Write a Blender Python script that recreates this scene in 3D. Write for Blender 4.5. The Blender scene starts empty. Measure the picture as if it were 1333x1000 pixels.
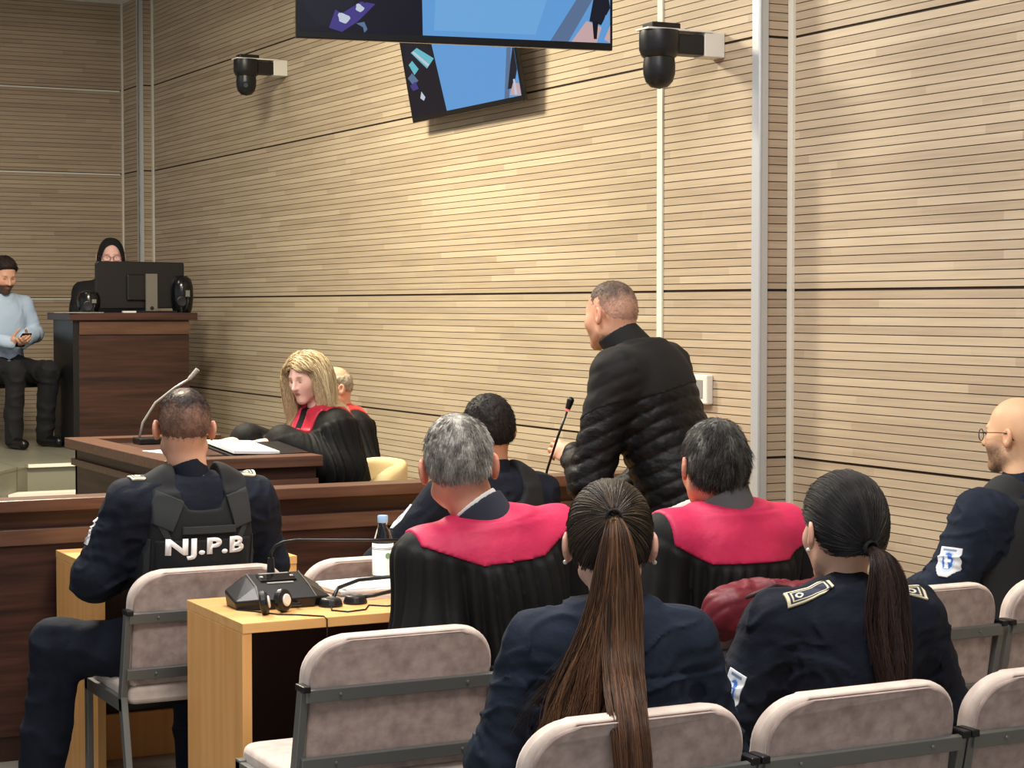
import bpy, bmesh, math, random
import numpy as np
from mathutils import Vector, Matrix

# ------------------------------------------------------------------ camera, world, light, exposure
scene = bpy.context.scene
COL = scene.collection
cam_data = bpy.data.cameras.new('camera')
cam_data.sensor_width = 36.0
cam_data.lens = 2550 / 1333 * 36.0
cam_data.clip_end = 100
cam = bpy.data.objects.new('camera', cam_data)
cam.location = (0, 0, 1.61)
cam.rotation_euler = (math.radians(90 - 2.28), 0, math.radians(-27.2))
COL.objects.link(cam)
scene.camera = cam

world = bpy.data.worlds.new('world')
scene.world = world
world.use_nodes = True
world.node_tree.nodes['Background'].inputs[0].default_value = (0.86, 0.92, 1.0, 1)
world.node_tree.nodes['Background'].inputs[1].default_value = 0.42

def area(name, loc, size, power, color, rot=(0, 0, 0)):
    l = bpy.data.lights.new(name, 'AREA')
    l.shape = 'RECTANGLE'
    l.size, l.size_y = size
    l.energy = power
    l.color = color
    o = bpy.data.objects.new(name, l)
    o.location = loc
    o.rotation_euler = rot
    COL.objects.link(o)
    return o

WARM = (1.0, 0.905, 0.69)
NEUT = (1.0, 0.955, 0.90)
area('ceiling_lamp', (2.25, 9.1, 3.95), (0.7, 0.9), 235, WARM)
area('ceiling_lamp', (2.4, 4.9, 3.95), (0.6, 1.2), 68, NEUT)
area('ceiling_lamp', (1.2, 6.6, 3.95), (0.6, 1.2), 60, NEUT)
area('ceiling_lamp', (1.6, 2.4, 3.95), (1.2, 1.2), 85, NEUT)
area('ceiling_lamp', (2.0, 12.0, 3.95), (0.6, 0.6), 16, NEUT)

scene.view_settings.view_transform = 'Standard'
scene.view_settings.look = 'None'
scene.view_settings.gamma = 1.0
scene.view_settings.exposure = 0.42
scene.view_settings.use_curve_mapping = False
scene.cycles.use_denoising = True
scene.cycles.max_bounces = 6

# ------------------------------------------------------------------ helpers: tagging
def tag(o, label=None, cat=None, group=None, kind=None):
    if label: o['label'] = label
    if cat: o['category'] = cat
    if group: o['group'] = group
    if kind: o['kind'] = kind
    return o

def empty(name, loc=(0, 0, 0), rz=0.0, label=None, cat=None, group=None):
    o = bpy.data.objects.new(name, None)
    o.empty_display_size = 0.1
    o.location = loc
    o.rotation_euler = (0, 0, rz)
    COL.objects.link(o)
    return tag(o, label, cat, group)

def link(name, me, mat=None, parent=None):
    o = bpy.data.objects.new(name, me)
    COL.objects.link(o)
    if mat is not None:
        for m in (mat if isinstance(mat, (list, tuple)) else [mat]):
            me.materials.append(m)
    if parent is not None:
        o.parent = parent
    return o

def copy_tree(o, parent=None):
    c = o.copy()
    COL.objects.link(c)
    if parent is not None:
        c.parent = parent
    for ch in list(o.children):
        copy_tree(ch, c)
    return c

# ------------------------------------------------------------------ helpers: materials
def S(c):   # sRGB 0-255 to linear
    return tuple(((v / 255) / 12.92 if v / 255 <= 0.04045 else ((v / 255 + 0.055) / 1.055) ** 2.4) for v in c)

def mat(name, rgb=(128, 128, 128), rough=0.6, metal=0.0, attr=None, noise=None, bump=None, sheen=0.0,
        emit=None, trans=0.0, spec=0.5, coords='Object', ior=1.45):
    m = bpy.data.materials.new(name)
    m.use_nodes = True
    nt = m.node_tree
    b = nt.nodes['Principled BSDF']
    base = (*S(rgb), 1)
    b.inputs['Base Color'].default_value = base
    b.inputs['Roughness'].default_value = rough
    b.inputs['Metallic'].default_value = metal
    b.inputs['Specular IOR Level'].default_value = spec
    b.inputs['IOR'].default_value = ior
    if sheen:
        b.inputs['Sheen Weight'].default_value = sheen
        b.inputs['Sheen Roughness'].default_value = 0.4
    if trans: b.inputs['Transmission Weight'].default_value = trans
    if emit:
        b.inputs['Emission Color'].default_value = base
        b.inputs['Emission Strength'].default_value = emit
    tc = nt.nodes.new('ShaderNodeTexCoord')
    src = None
    if attr:
        a = nt.nodes.new('ShaderNodeAttribute'); a.attribute_name = attr
        src = a.outputs['Color']
        nt.links.new(src, b.inputs['Base Color'])
    if noise:      # (scale xyz, rgb2, detail)
        mp = nt.nodes.new('ShaderNodeMapping'); mp.inputs['Scale'].default_value = noise[0]
        n = nt.nodes.new('ShaderNodeTexNoise'); n.inputs['Scale'].default_value = 1
        n.inputs['Detail'].default_value = noise[2] if len(noise) > 2 else 4
        r = nt.nodes.new('ShaderNodeMapRange'); r.inputs[1].default_value = 0.32; r.inputs[2].default_value = 0.68
        mx = nt.nodes.new('ShaderNodeMix'); mx.data_type = 'RGBA'
        nt.links.new(tc.outputs[coords], mp.inputs[0]); nt.links.new(mp.outputs[0], n.inputs['Vector'])
        nt.links.new(n.outputs[0], r.inputs[0]); nt.links.new(r.outputs[0], mx.inputs[0])
        if src is not None:
            mx.blend_type = 'MULTIPLY'
            nt.links.new(src, mx.inputs[6])
        else:
            mx.inputs[6].default_value = base
        mx.inputs[7].default_value = (*S(noise[1]), 1)
        nt.links.new(mx.outputs[2], b.inputs['Base Color'])
    if bump:       # (scale xyz, strength, distance)
        mp = nt.nodes.new('ShaderNodeMapping'); mp.inputs['Scale'].default_value = bump[0]
        n = nt.nodes.new('ShaderNodeTexNoise'); n.inputs['Scale'].default_value = 1; n.inputs['Detail'].default_value = 5
        bp = nt.nodes.new('ShaderNodeBump'); bp.inputs['Strength'].default_value = bump[1]
        bp.inputs['Distance'].default_value = bump[2]
        nt.links.new(tc.outputs[coords], mp.inputs[0]); nt.links.new(mp.outputs[0], n.inputs['Vector'])
        nt.links.new(n.outputs[0], bp.inputs['Height']); nt.links.new(bp.outputs[0], b.inputs['Normal'])
    return m

def slat_mat(name, axis, light, dark, pitch=0.0329, z0=1.009):
    """pale veneer strips: every strip is cut into lengths of slightly different tone"""
    m = bpy.data.materials.new(name); m.use_nodes = True
    nt = m.node_tree; N = nt.nodes.new; L = nt.links.new
    b = nt.nodes['Principled BSDF']; b.inputs['Roughness'].default_value = 0.5
    b.inputs['Specular IOR Level'].default_value = 0.35
    tc = N('ShaderNodeTexCoord'); sp = N('ShaderNodeSeparateXYZ'); L(tc.outputs['Object'], sp.inputs[0])
    def mth(op, a, c=None):
        n = N('ShaderNodeMath'); n.operation = op
        for i, v in enumerate((a, c)):
            if v is None: continue
            if isinstance(v, (int, float)): n.inputs[i].default_value = v
            else: L(v, n.inputs[i])
        return n.outputs[0]
    row = mth('FLOOR', mth('DIVIDE', mth('SUBTRACT', sp.outputs[2], z0), pitch))
    wn = N('ShaderNodeTexWhiteNoise'); wn.noise_dimensions = '1D'; L(row, wn.inputs['W'])
    seg = mth('FLOOR', mth('ADD', mth('DIVIDE', sp.outputs[axis], 1.2), mth('MULTIPLY', wn.outputs[0], 7.0)))
    cb = N('ShaderNodeCombineXYZ'); L(row, cb.inputs[0]); L(seg, cb.inputs[1])
    w2 = N('ShaderNodeTexWhiteNoise'); w2.noise_dimensions = '2D'; L(cb.outputs[0], w2.inputs['Vector'])
    mp = N('ShaderNodeMapping'); mp.inputs['Scale'].default_value = (3, 3, 90) if axis < 2 else (3, 3, 90)
    L(tc.outputs['Object'], mp.inputs[0])
    ns = N('ShaderNodeTexNoise'); ns.inputs['Scale'].default_value = 1; ns.inputs['Detail'].default_value = 5
    L(mp.outputs[0], ns.inputs['Vector'])
    mp3 = N('ShaderNodeMapping'); mp3.inputs['Scale'].default_value = (1.2, 1.2, 5)
    L(tc.outputs['Object'], mp3.inputs[0])
    ns3 = N('ShaderNodeTexNoise'); ns3.inputs['Scale'].default_value = 1; ns3.inputs['Detail'].default_value = 2
    L(mp3.outputs[0], ns3.inputs['Vector'])
    f = mth('ADD', mth('ADD', mth('MULTIPLY', w2.outputs[0], 0.42), mth('MULTIPLY', ns.outputs[0], 0.7)), mth('MULTIPLY', ns3.outputs[0], 0.35))
    r = N('ShaderNodeMapRange'); r.inputs[1].default_value = 0.25; r.inputs[2].default_value = 1.1; L(f, r.inputs[0])
    mx = N('ShaderNodeMix'); mx.data_type = 'RGBA'
    mx.inputs[6].default_value = (*S(dark), 1); mx.inputs[7].default_value = (*S(light), 1)
    L(r.outputs[0], mx.inputs[0]); L(mx.outputs[2], b.inputs['Base Color'])
    return m

M = {}
M['slat_y'] = slat_mat('pale_veneer_along_wall', 1, (200, 183, 157), (160, 141, 119))
M['slat_x'] = slat_mat('pale_veneer_across_wall', 0, (192, 174, 150), (152, 133, 113))
M['slat_gap'] = mat('dark_gap', (112, 86, 66), 0.8)
M['joint_gap'] = mat('joint_gap', (44, 31, 24), 0.8)
M['alu'] = mat('brushed_aluminium', (196, 200, 203), 0.40, 0.35)
M['white_trim'] = mat('white_trim_paint', (226, 224, 212), 0.5)
M['walnut'] = mat('walnut_laminate', (78, 48, 39), 0.42, noise=((2, 2, 34), (40, 23, 19), 6))
M['walnut_top'] = mat('walnut_edge', (108, 78, 63), 0.35, noise=((3, 40, 40), (82, 55, 44), 5))
M['beech'] = mat('beech_laminate', (240, 184, 116), 0.4, noise=((26, 26, 1.6), (226, 166, 98), 5))
M['beech_flat'] = mat('beech_top_laminate', (242, 192, 126), 0.36, noise=((1.6, 26, 26), (230, 176, 108), 5))
M['beech_edge'] = mat('beech_edge_band', (196, 146, 84), 0.45)
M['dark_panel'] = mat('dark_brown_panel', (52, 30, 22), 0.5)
M['velvet'] = mat('mauve_velvet', (194, 174, 167), 0.9, noise=((28, 28, 28), (160, 140, 134), 6), bump=((60, 60, 60), 0.25, 0.004), sheen=0.25)
M['velvet_light'] = mat('pale_velvet_edge', (224, 208, 196), 0.9, noise=((20, 20, 20), (204, 186, 176), 5), sheen=0.3)
M['steel'] = mat('grey_painted_steel', (128, 130, 128), 0.38, 0.55)
M['black_plastic'] = mat('black_plastic', (20, 20, 23), 0.38)
M['black_gloss'] = mat('black_gloss', (14, 14, 17), 0.2)
M['grey_plastic'] = mat('grey_plastic', (112, 108, 100), 0.45)
M['silver_plastic'] = mat('silver_plastic', (176, 174, 170), 0.35, 0.4)
M['white_plastic'] = mat('white_plastic', (226, 224, 216), 0.45)
M['paper'] = mat('white_paper', (240, 240, 240), 0.8)
M['red_glow'] = mat('red_light_ring', (255, 120, 110), 0.4, emit=0.35)
M['cream_leather'] = mat('cream_leather', (228, 200, 146), 0.5)
M['dark_fabric'] = mat('dark_chair_fabric', (26, 26, 30), 0.85)
M['clear'] = mat('clear_plastic', (246, 250, 252), 0.06, trans=1.0, ior=1.2)
M['blue_cap'] = mat('pale_blue_cap', (158, 194, 232), 0.4)
M['label_white'] = mat('bottle_label', (232, 236, 234), 0.5)
M['green_print'] = mat('green_print', (120, 160, 120), 0.5)
M['burgundy'] = mat('burgundy_nylon', (104, 22, 38), 0.55, bump=((40, 40, 40), 0.3, 0.004))
M['lens'] = mat('camera_lens', (60, 66, 78), 0.12)
M['vcol'] = mat('printed_fabric', (255, 255, 255), 0.75, attr='Col')
M['skin'] = mat('skin', (255, 255, 255), 0.5, attr='Col', spec=0.35, bump=((160, 160, 160), 0.12, 0.002))
M['hair'] = mat('hair', (255, 255, 255), 0.42, attr='Col', spec=0.45)
M['hair_shell'] = mat('hair_mass', (255, 255, 255), 0.6, attr='Col', spec=0.25, bump=((130, 130, 130), 0.6, 0.005))
M['navy'] = mat('navy_twill', (24, 29, 42), 0.85, noise=((14, 14, 14), (18, 22, 33), 4), bump=((30, 30, 30), 0.4, 0.01), spec=0.25)
M['navy_soft'] = mat('navy_shirt_cloth', (36, 44, 60), 0.88, noise=((10, 10, 10), (28, 35, 48), 4), bump=((30, 30, 30), 0.4, 0.01), spec=0.2)
M['vest_black'] = mat('black_vest_fabric', (24, 26, 29), 0.85, bump=((300, 300, 300), 0.2, 0.002))
M['vest_grey'] = mat('charcoal_webbing', (48, 51, 53), 0.9, bump=((240, 240, 240), 0.3, 0.002))
M['robe_black'] = mat('black_gown_cloth', (16, 16, 17), 0.72, spec=0.30, bump=((34, 34, 7), 0.35, 0.01))
M['robe_red'] = mat('crimson_satin', (212, 52, 92), 0.55, noise=((6, 6, 6), (190, 40, 84), 3), spec=0.3, bump=((12, 12, 12), 0.4, 0.014))
M['puffer'] = mat('black_puffer_nylon', (14, 14, 18), 0.55, spec=0.25, bump=((40, 40, 60), 0.5, 0.008))
M['puffer_yoke'] = mat('black_softshell', (14, 14, 16), 0.85)
M['suit_navy'] = mat('navy_suit_wool', (44, 48, 62), 0.85)
M['suit_grey'] = mat('grey_suit_wool', (92, 92, 96), 0.85)
M['white_cloth'] = mat('white_cotton', (232, 230, 228), 0.8)
M['blue_shirt'] = mat('pale_blue_cotton', (178, 198, 222), 0.85, bump=((12, 12, 12), 0.3, 0.01))
M['trousers_black'] = mat('black_trouser_cloth', (20, 20, 24), 0.85)
M['black_scarf'] = mat('black_headscarf_cloth', (16, 16, 18), 0.85)
M['shoe'] = mat('black_leather', (14, 14, 15), 0.3)
M['white_print'] = mat('white_lettering', (250, 250, 250), 0.7)
M['glass_frame'] = mat('spectacle_frame', (40, 34, 36), 0.3)
M['ceiling'] = mat('ceiling_paint', (240, 241, 242), 0.8)

def tile_mat(name, a, b, mortar, sx=0.6):
    m = bpy.data.materials.new(name); m.use_nodes = True
    nt = m.node_tree; bs = nt.nodes['Principled BSDF']; bs.inputs['Roughness'].default_value = 0.35
    tc = nt.nodes.new('ShaderNodeTexCoord')
    br = nt.nodes.new('ShaderNodeTexBrick'); br.offset = 0.0
    br.inputs['Scale'].default_value = 1.0
    br.inputs['Brick Width'].default_value = sx; br.inputs['Row Height'].default_value = sx
    br.inputs['Mortar Size'].default_value = 0.004
    br.inputs['Color1'].default_value = (*S(a), 1); br.inputs['Color2'].default_value = (*S(b), 1); br.inputs['Mortar'].default_value = (*S(mortar), 1)
    nt.links.new(tc.outputs['Object'], br.inputs['Vector']); nt.links.new(br.outputs['Color'], bs.inputs['Base Color'])
    return m
M['tile'] = tile_mat('grey_floor_tile', (126, 122, 114), (118, 114, 106), (84, 80, 74))
M['dais_tile'] = tile_mat('dais_tile', (128, 126, 112), (122, 120, 106), (92, 90, 80), 0.45)

# ------------------------------------------------------------------ helpers: bmesh shapes
def nb(): return bmesh.new()

def box(bm, c, s, rot=None, mi=0):
    mt = Matrix.Translation(c)
    if rot is not None: mt = mt @ rot.to_4x4()
    mt = mt @ Matrix.Diagonal((s[0], s[1], s[2], 1))
    r = bmesh.ops.create_cube(bm, size=1.0, matrix=mt)
    if mi:
        for f in {f for v in r['verts'] for f in v.link_faces}: f.material_index = mi

def box2(bm, a, b, mi=0):
    box(bm, [(p + q) / 2 for p, q in zip(a, b)], [abs(q - p) for p, q in zip(a, b)], None, mi)

def cyl(bm, a, b, ra, rb=None, n=20, caps=True, mi=0):
    a, b = Vector(a), Vector(b); rb = ra if rb is None else rb
    d = b - a
    q = d.to_track_quat('Z', 'Y').to_matrix().to_4x4()
    mt = Matrix.Translation((a + b) / 2) @ q
    r = bmesh.ops.create_cone(bm, cap_ends=caps, segments=n, radius1=ra, radius2=rb, depth=d.length, matrix=mt)
    if mi:
        for f in {f for v in r['verts'] for f in v.link_faces}: f.material_index = mi

def ball(bm, c, r, n=20, mi=0, rot=None):
    r = (r, r, r) if isinstance(r, (int, float)) else r
    mt = Matrix.Translation(c)
    if rot is not None: mt = mt @ rot.to_4x4()
    q = bmesh.ops.create_uvsphere(bm, u_segments=n, v_segments=max(8, n // 2), radius=1, matrix=mt @ Matrix.Diagonal((*r, 1)))
    if mi:
        for f in {f for v in q['verts'] for f in v.link_faces}: f.material_index = mi

def tube(bm, pts, r, n=8, closed=False, mi=0):
    pts = [Vector(p) for p in pts]
    rings = []
    up = Vector((0, 0, 1))
    for i, p in enumerate(pts):
        t = (pts[min(i + 1, len(pts) - 1)] - pts[max(i - 1, 0)]).normalized()
        x = t.cross(up)
        if x.length < 1e-3: x = t.cross(Vector((0, 1, 0)))
        x.normalize(); y = x.cross(t).normalized(); up = y
        rr = r[i] if isinstance(r, (list, tuple)) else r
        rings.append([bm.verts.new(p + x * (rr * math.cos(k * 2 * math.pi / n)) + y * (rr * math.sin(k * 2 * math.pi / n))) for k in range(n)])
    for i in range(len(rings) - 1):
        for k in range(n):
            f = bm.faces.new((rings[i][k], rings[i][(k + 1) % n], rings[i + 1][(k + 1) % n], rings[i + 1][k])); f.material_index = mi
    for ring, rev in ((rings[0], True), (rings[-1], False)):
        f = bm.faces.new(ring[::-1] if rev else ring); f.material_index = mi

def lathe(bm, prof, c=(0, 0, 0), n=28, mi=0, caps=False):
    rings = [[bm.verts.new((c[0] + r * math.cos(k * 2 * math.pi / n), c[1] + r * math.sin(k * 2 * math.pi / n), c[2] + z)) for k in range(n)] for r, z in prof]
    for i in range(len(rings) - 1):
        for k in range(n):
            f = bm.faces.new((rings[i][k], rings[i][(k + 1) % n], rings[i + 1][(k + 1) % n], rings[i + 1][k])); f.material_index = mi
    if caps:
        bm.faces.new(rings[0][::-1]).material_index = mi; bm.faces.new(rings[-1]).material_index = mi

def prism(bm, outline, t0, t1, frame=lambda u, v, w: (u, v, w), mi=0):
    """outline in (u,v), extruded along w from t0 to t1"""
    a = [bm.verts.new(frame(u, v, t0)) for u, v in outline]
    b = [bm.verts.new(frame(u, v, t1)) for u, v in outline]
    n = len(a)
    fs = [bm.faces.new(a[::-1]), bm.faces.new(b)]
    for i in range(n):
        fs.append(bm.faces.new((a[i], a[(i + 1) % n], b[(i + 1) % n], b[i])))
    for f in fs: f.material_index = mi

def obj(name, bm, m=None, parent=None, bevel=0.0, smooth=False, segs=2, angle=40):
    bmesh.ops.recalc_face_normals(bm, faces=bm.faces[:])
    me = bpy.data.meshes.new(name)
    bm.to_mesh(me); bm.free()
    o = link(name, me, m, parent)
    if bevel:
        md = o.modifiers.new('bevel', 'BEVEL'); md.width = bevel; md.segments = segs
        md.limit_method = 'ANGLE'; md.angle_limit = math.radians(angle)
    if smooth:
        me.polygons.foreach_set('use_smooth', [True] * len(me.polygons))
        if smooth != 'all':
            try: me.set_sharp_from_angle(angle=math.radians(38))
            except Exception: pass
    return o

def one(name, bm, m, label, cat, group=None, **k):
    return tag(obj(name, bm, m, None, **k), label, cat, group)

def struct(name, bm, m, parent=None, **k):
    return tag(obj(name, bm, m, parent, **k), kind='structure')

# ------------------------------------------------------------------ the setting
bm = nb(); box2(bm, (-4, -2.5, -0.1), (4.75, 15.6, 0)); struct('floor', bm, M['tile'])
bm = nb(); box2(bm, (-4, -2.5, 4.0), (4.75, 15.6, 4.1)); struct('ceiling', bm, M['ceiling'])

PITCH, ZJ = 0.0329, 1.009
JOINTS = {ZJ + PITCH * k for k in (-20, 0, 20, 50, 70, 100)}
def slats(bm, p0, p1, normal, z0, z1, depth=0.006, gap=0.0035):
    """grooved panel face from p0 to p1 (plan), strips stacked along z; index 1 = groove"""
    p0, p1, nrm = Vector((*p0, 0)), Vector((*p1, 0)), Vector((*normal, 0))
    def q(pts, mi):
        f = bm.faces.new([bm.verts.new(p) for p in pts]); f.material_index = mi
    k0 = int(math.floor((z0 - ZJ) / PITCH)); k1 = int(math.ceil((z1 - ZJ) / PITCH))
    for k in range(k0, k1):
        zb, zt = ZJ + k * PITCH, ZJ + (k + 1) * PITCH
        gb = 0.0105 if k in (-20, 0, 20, 50, 70, 100) else gap
        zb2 = zb + gb
        a, b = max(zb2, z0), min(zt, z1)
        if b <= a: continue
        Z = Vector((0, 0, 1))
        q((p0 + Z * a, p1 + Z * a, p1 + Z * b, p0 + Z * b), 0)
        lo = max(zb, z0)
        i0, i1 = p0 - nrm * depth, p1 - nrm * depth
        q((i0 + Z * lo, i1 + Z * lo, i1 + Z * a, i0 + Z * a), 2 if gb > gap else 1)
        q((i0 + Z * a, i1 + Z * a, p1 + Z * a, p0 + Z * a), 0)
        q((p0 + Z * lo, p1 + Z * lo, i1 + Z * lo, i0 + Z * lo), 0)

def slat_wall(name, p0, p1, normal, m, back):
    bm = nb(); slats(bm, p0, p1, normal, 0, 4.0)
    o = struct(name, bm, [m, M['slat_gap'], M['joint_gap']])
    return o

wall = slat_wall('wall_right', (4.5, -2.5), (4.5, 15.4), (-1, 0), M['slat_y'], None)
bm = nb(); box2(bm, (4.515, -2.5, 0), (4.6, 15.6, 4.0)); struct('wall_right_core', bm, M['slat_gap'])
slat_wall('wall_back', (-4, 15.32), (4.5, 15.32), (0, -1), M['slat_x'], None)
bm = nb(); box2(bm, (-4, 15.335, 0), (4.6, 15.42, 4.0)); struct('wall_back_core', bm, M['slat_gap'])

def wall_column(name, xf, y0, y1):
    bm = nb(); slats(bm, (xf, y0), (xf, y1), (-1, 0), 0, 4.0)
    o = struct(name, bm, [M['slat_y'], M['slat_gap'], M['joint_gap']])
    bm = nb(); slats(bm, (xf, y0), (4.5, y0), (0, -1), 0, 4.0)
    struct('column_side', bm, [M['slat_x'], M['slat_gap'], M['joint_gap']], o)
    bm = nb(); box2(bm, (xf + 0.012, y0 + 0.012, 0), (4.5, y1, 4.0)); struct('column_core', bm, M['slat_gap'], o)
    return o
wall_column('column', 4.36, 6.37, 7.11)
wall_column('column', 4.396, 14.86, 15.31)
# aluminium corner profiles and white bead strips
bm = nb(); box2(bm, (4.352, 6.362, 0), (4.362, 6.415, 4.0)); box2(bm, (4.352, 6.362, 0), (4.392, 6.372, 4.0))
cyl(bm, (4.356, 6.366, 0), (4.356, 6.366, 4.0), 0.008, n=12)
struct('trim_1', bm, M['alu'])
bm = nb(); box2(bm, (4.388, 14.852, 0), (4.398, 14.91, 4.0)); box2(bm, (4.388, 14.852, 0), (4.425, 14.862, 4.0))
struct('trim_2', bm, M['alu'])
bm = nb(); box2(bm, (4.352, 7.085, 0), (4.362, 7.125, 4.0)); struct('trim_3', bm, M['white_trim'])
bm = nb(); box2(bm, (4.488, 6.335, 0), (4.502, 6.368, 4.0)); struct('trim_4', bm, M['white_trim'])
bm = nb(); box2(bm, (4.49, 14.825, 0), (4.502, 14.86, 4.0)); struct('trim_5', bm, M['white_trim'])
bm = nb(); box2(bm, (4.384, 15.30, 0), (4.398, 15.322, 4.0)); struct('trim_6', bm, M['white_trim'])

# raised floors
bm = nb(); box2(bm, (1.9, 7.06, 0), (4.5, 11.2, 0.15)); struct('floor_platform', bm, M['dais_tile'])
bm = nb()
prism(bm, [(4.5, 11.87), (4.5, 15.32), (-1.5, 15.32), (-1.5, 9.9), (1.58, 9.9), (2.80, 11.87)][::-1], 0.0, 0.632)
prism(bm, [(4.5, 11.85), (4.5, 12.2), (2.79, 12.2), (2.79, 11.85)][::-1], 0.6325, 0.65, mi=1)
prism(bm, [(4.5, 12.2), (4.5, 15.32), (-1.5, 15.32), (-1.5, 9.9), (1.58, 9.9), (2.79, 11.85), (2.79, 12.2)][::-1], 0.6325, 0.65, mi=0)
struct('floor_dais', bm, [M['dais_tile'], M['dais_tile']])
bm = nb(); box2(bm, (2.80, 11.845, 0.632), (4.5, 11.868, 0.652)); struct('trim_7', bm, M['white_trim'])
bm = nb(); prism(bm, [(4.5, 11.58), (4.5, 11.868), (2.805, 11.868), (2.625, 11.58)][::-1], 0.0, 0.482); struct('floor_step', bm, M['dais_tile'])
bm = nb(); prism(bm, [(4.5, 11.56), (4.5, 11.70), (2.70, 11.70), (2.612, 11.56)][::-1], 0.482, 0.502); struct('trim_8', bm, M['white_trim'])

# ------------------------------------------------------------------ dark walnut furniture
t = empty('courtroom_barrier', (1.7, 6.95, 0), 0, 'long low dark walnut barrier with a projecting top rail, running behind the front desks', 'barrier')
X0, X1 = -1.0, 4.35
def at(o): return lambda bm, n, m, **k: obj(n, bm, m, o, **k)
def bx(bm, a, b, o, mi=0):
    L = o.location
    box2(bm, [p - q for p, q in zip(a, L)], [p - q for p, q in zip(b, L)], mi)
bm = nb(); bx(bm, (X0, 6.88, 0.886), (X1, 7.02, 0.928), t); obj('top_rail', bm, M['walnut_top'], t, bevel=0.003)
bm = nb(); bx(bm, (X0, 6.94, 0.10), (X1, 7.0, 0.887), t); obj('panel', bm, M['walnut'], t)
bm = nb(); bx(bm, (X0, 6.90, 0.766), (X1, 6.945, 0.822), t); obj('ledge', bm, M['walnut_top'], t, bevel=0.002)
bm = nb(); bx(bm, (X0, 6.915, 0.09), (X1, 6.945, 0.764), t); obj('front_board', bm, M['walnut'], t)
bm = nb(); bx(bm, (X0, 6.925, 0.0), (X1, 6.99, 0.10), t); obj('plinth', bm, M['dark_panel'], t)

t = empty('bench_desk', (2.65, 8.2, 0.15), 0, 'dark walnut desk with high side panels beside the blonde woman in the gown', 'desk')
bm = nb(); bx(bm, (2.345, 7.50, 0.15), (2.375, 9.0, 0.955), t); obj('side_panel', bm, M['walnut'], t)
bm = nb(); bx(bm, (2.345, 7.50, 0.15), (2.95, 7.53, 0.955), t); obj('front_panel', bm, M['walnut'], t)
bm = nb(); bx(bm, (2.345, 8.97, 0.15), (3.0, 9.0, 0.955), t); obj('rear_panel', bm, M['walnut'], t)
bm = nb()
bx(bm, (2.30, 7.47, 0.955), (2.42, 9.02, 1.0), t); bx(bm, (2.42, 7.47, 0.955), (2.97, 7.60, 1.0), t); bx(bm, (2.42, 8.90, 0.955), (3.02, 9.02, 1.0), t)
obj('top_rail', bm, M['walnut_top'], t, bevel=0.003)
bm = nb(); bx(bm, (2.42, 7.60, 0.93), (2.97, 8.90, 0.975), t); obj('worktop', bm, M['walnut'], t)
bm = nb(); bx(bm, (2.325, 7.485, 0.875), (2.35, 9.0, 0.905), t); bx(bm, (2.325, 7.485, 0.875), (2.955, 7.51, 0.905), t); obj('moulding', bm, M['walnut_top'], t)

t = empty('clerk_desk', (3.78, 13.2, 0.65), 0, 'tall dark walnut clerk desk on the dais carrying the monitor', 'desk')
bm = nb(); bx(bm, (3.40, 12.93, 0.65), (4.16, 12.96, 1.52), t); obj('front_panel', bm, M['walnut'], t)
bm = nb(); bx(bm, (3.36, 12.93, 0.65), (3.40, 13.45, 1.52), t); obj('side_panel', bm, M['black_plastic'], t)
bm = nb(); bx(bm, (4.13, 12.96, 0.65), (4.17, 13.45, 1.52), t); obj('side_panel', bm, M['black_plastic'], t)
bm = nb(); bx(bm, (3.33, 12.89, 1.515), (4.21, 13.5, 1.565), t); obj('worktop', bm, M['walnut'], t, bevel=0.004)
bm = nb(); bx(bm, (3.40, 12.915, 1.42), (4.16, 12.935, 1.505), t); obj('front_rail', bm, M['walnut_top'], t)

# ------------------------------------------------------------------ beech tables
def beech_table(name, loc, w, d, label, deep_panel):
    t = empty(name, loc, 0, label, 'table')
    h = 0.75
    bm = nb(); box2(bm, (0, 0, h - 0.028), (w, d, h)); obj('tabletop', bm, [M['beech_flat']], t, bevel=0.002)
    for x in (0.0, w - 0.028):
        bm = nb(); box2(bm, (x + 0.0, 0.004, 0), (x + 0.028, d - 0.004, h - 0.028)); obj('side_panel', bm, M['beech'], t, bevel=0.0015)
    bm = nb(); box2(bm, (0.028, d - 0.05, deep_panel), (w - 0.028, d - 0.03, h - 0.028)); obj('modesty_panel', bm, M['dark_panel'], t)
    bm = nb(); box2(bm, (0.028, d - 0.075, 0.0), (w - 0.028, d - 0.055, 0.16)); obj('bottom_rail', bm, M['beech'], t)
    return t
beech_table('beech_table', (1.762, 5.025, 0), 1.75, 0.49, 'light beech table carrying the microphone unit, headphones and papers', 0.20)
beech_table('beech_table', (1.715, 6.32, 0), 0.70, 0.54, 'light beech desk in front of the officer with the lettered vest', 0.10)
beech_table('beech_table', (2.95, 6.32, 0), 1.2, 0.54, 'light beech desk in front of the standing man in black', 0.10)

# ------------------------------------------------------------------ upholstered chairs
def rounded_back(w, h, r, n=10):
    pts = [(-w / 2 + 0.03, 0), (w / 2 - 0.03, 0)]
    pts = []
    for cx, cz, a0 in ((w / 2 - 0.035, 0.035, -90), (w / 2 - r, h - r, 0), (-w / 2 + r, h - r, 90), (-w / 2 + 0.035, 0.035, 180)):
        rr = 0.035 if cz < h / 2 else r
        for i in range(n + 1):
            a = math.radians(a0 + 90 * i / n)
            pts.append((cx + rr * math.cos(a), cz + rr * math.sin(a)))
    return pts

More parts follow.
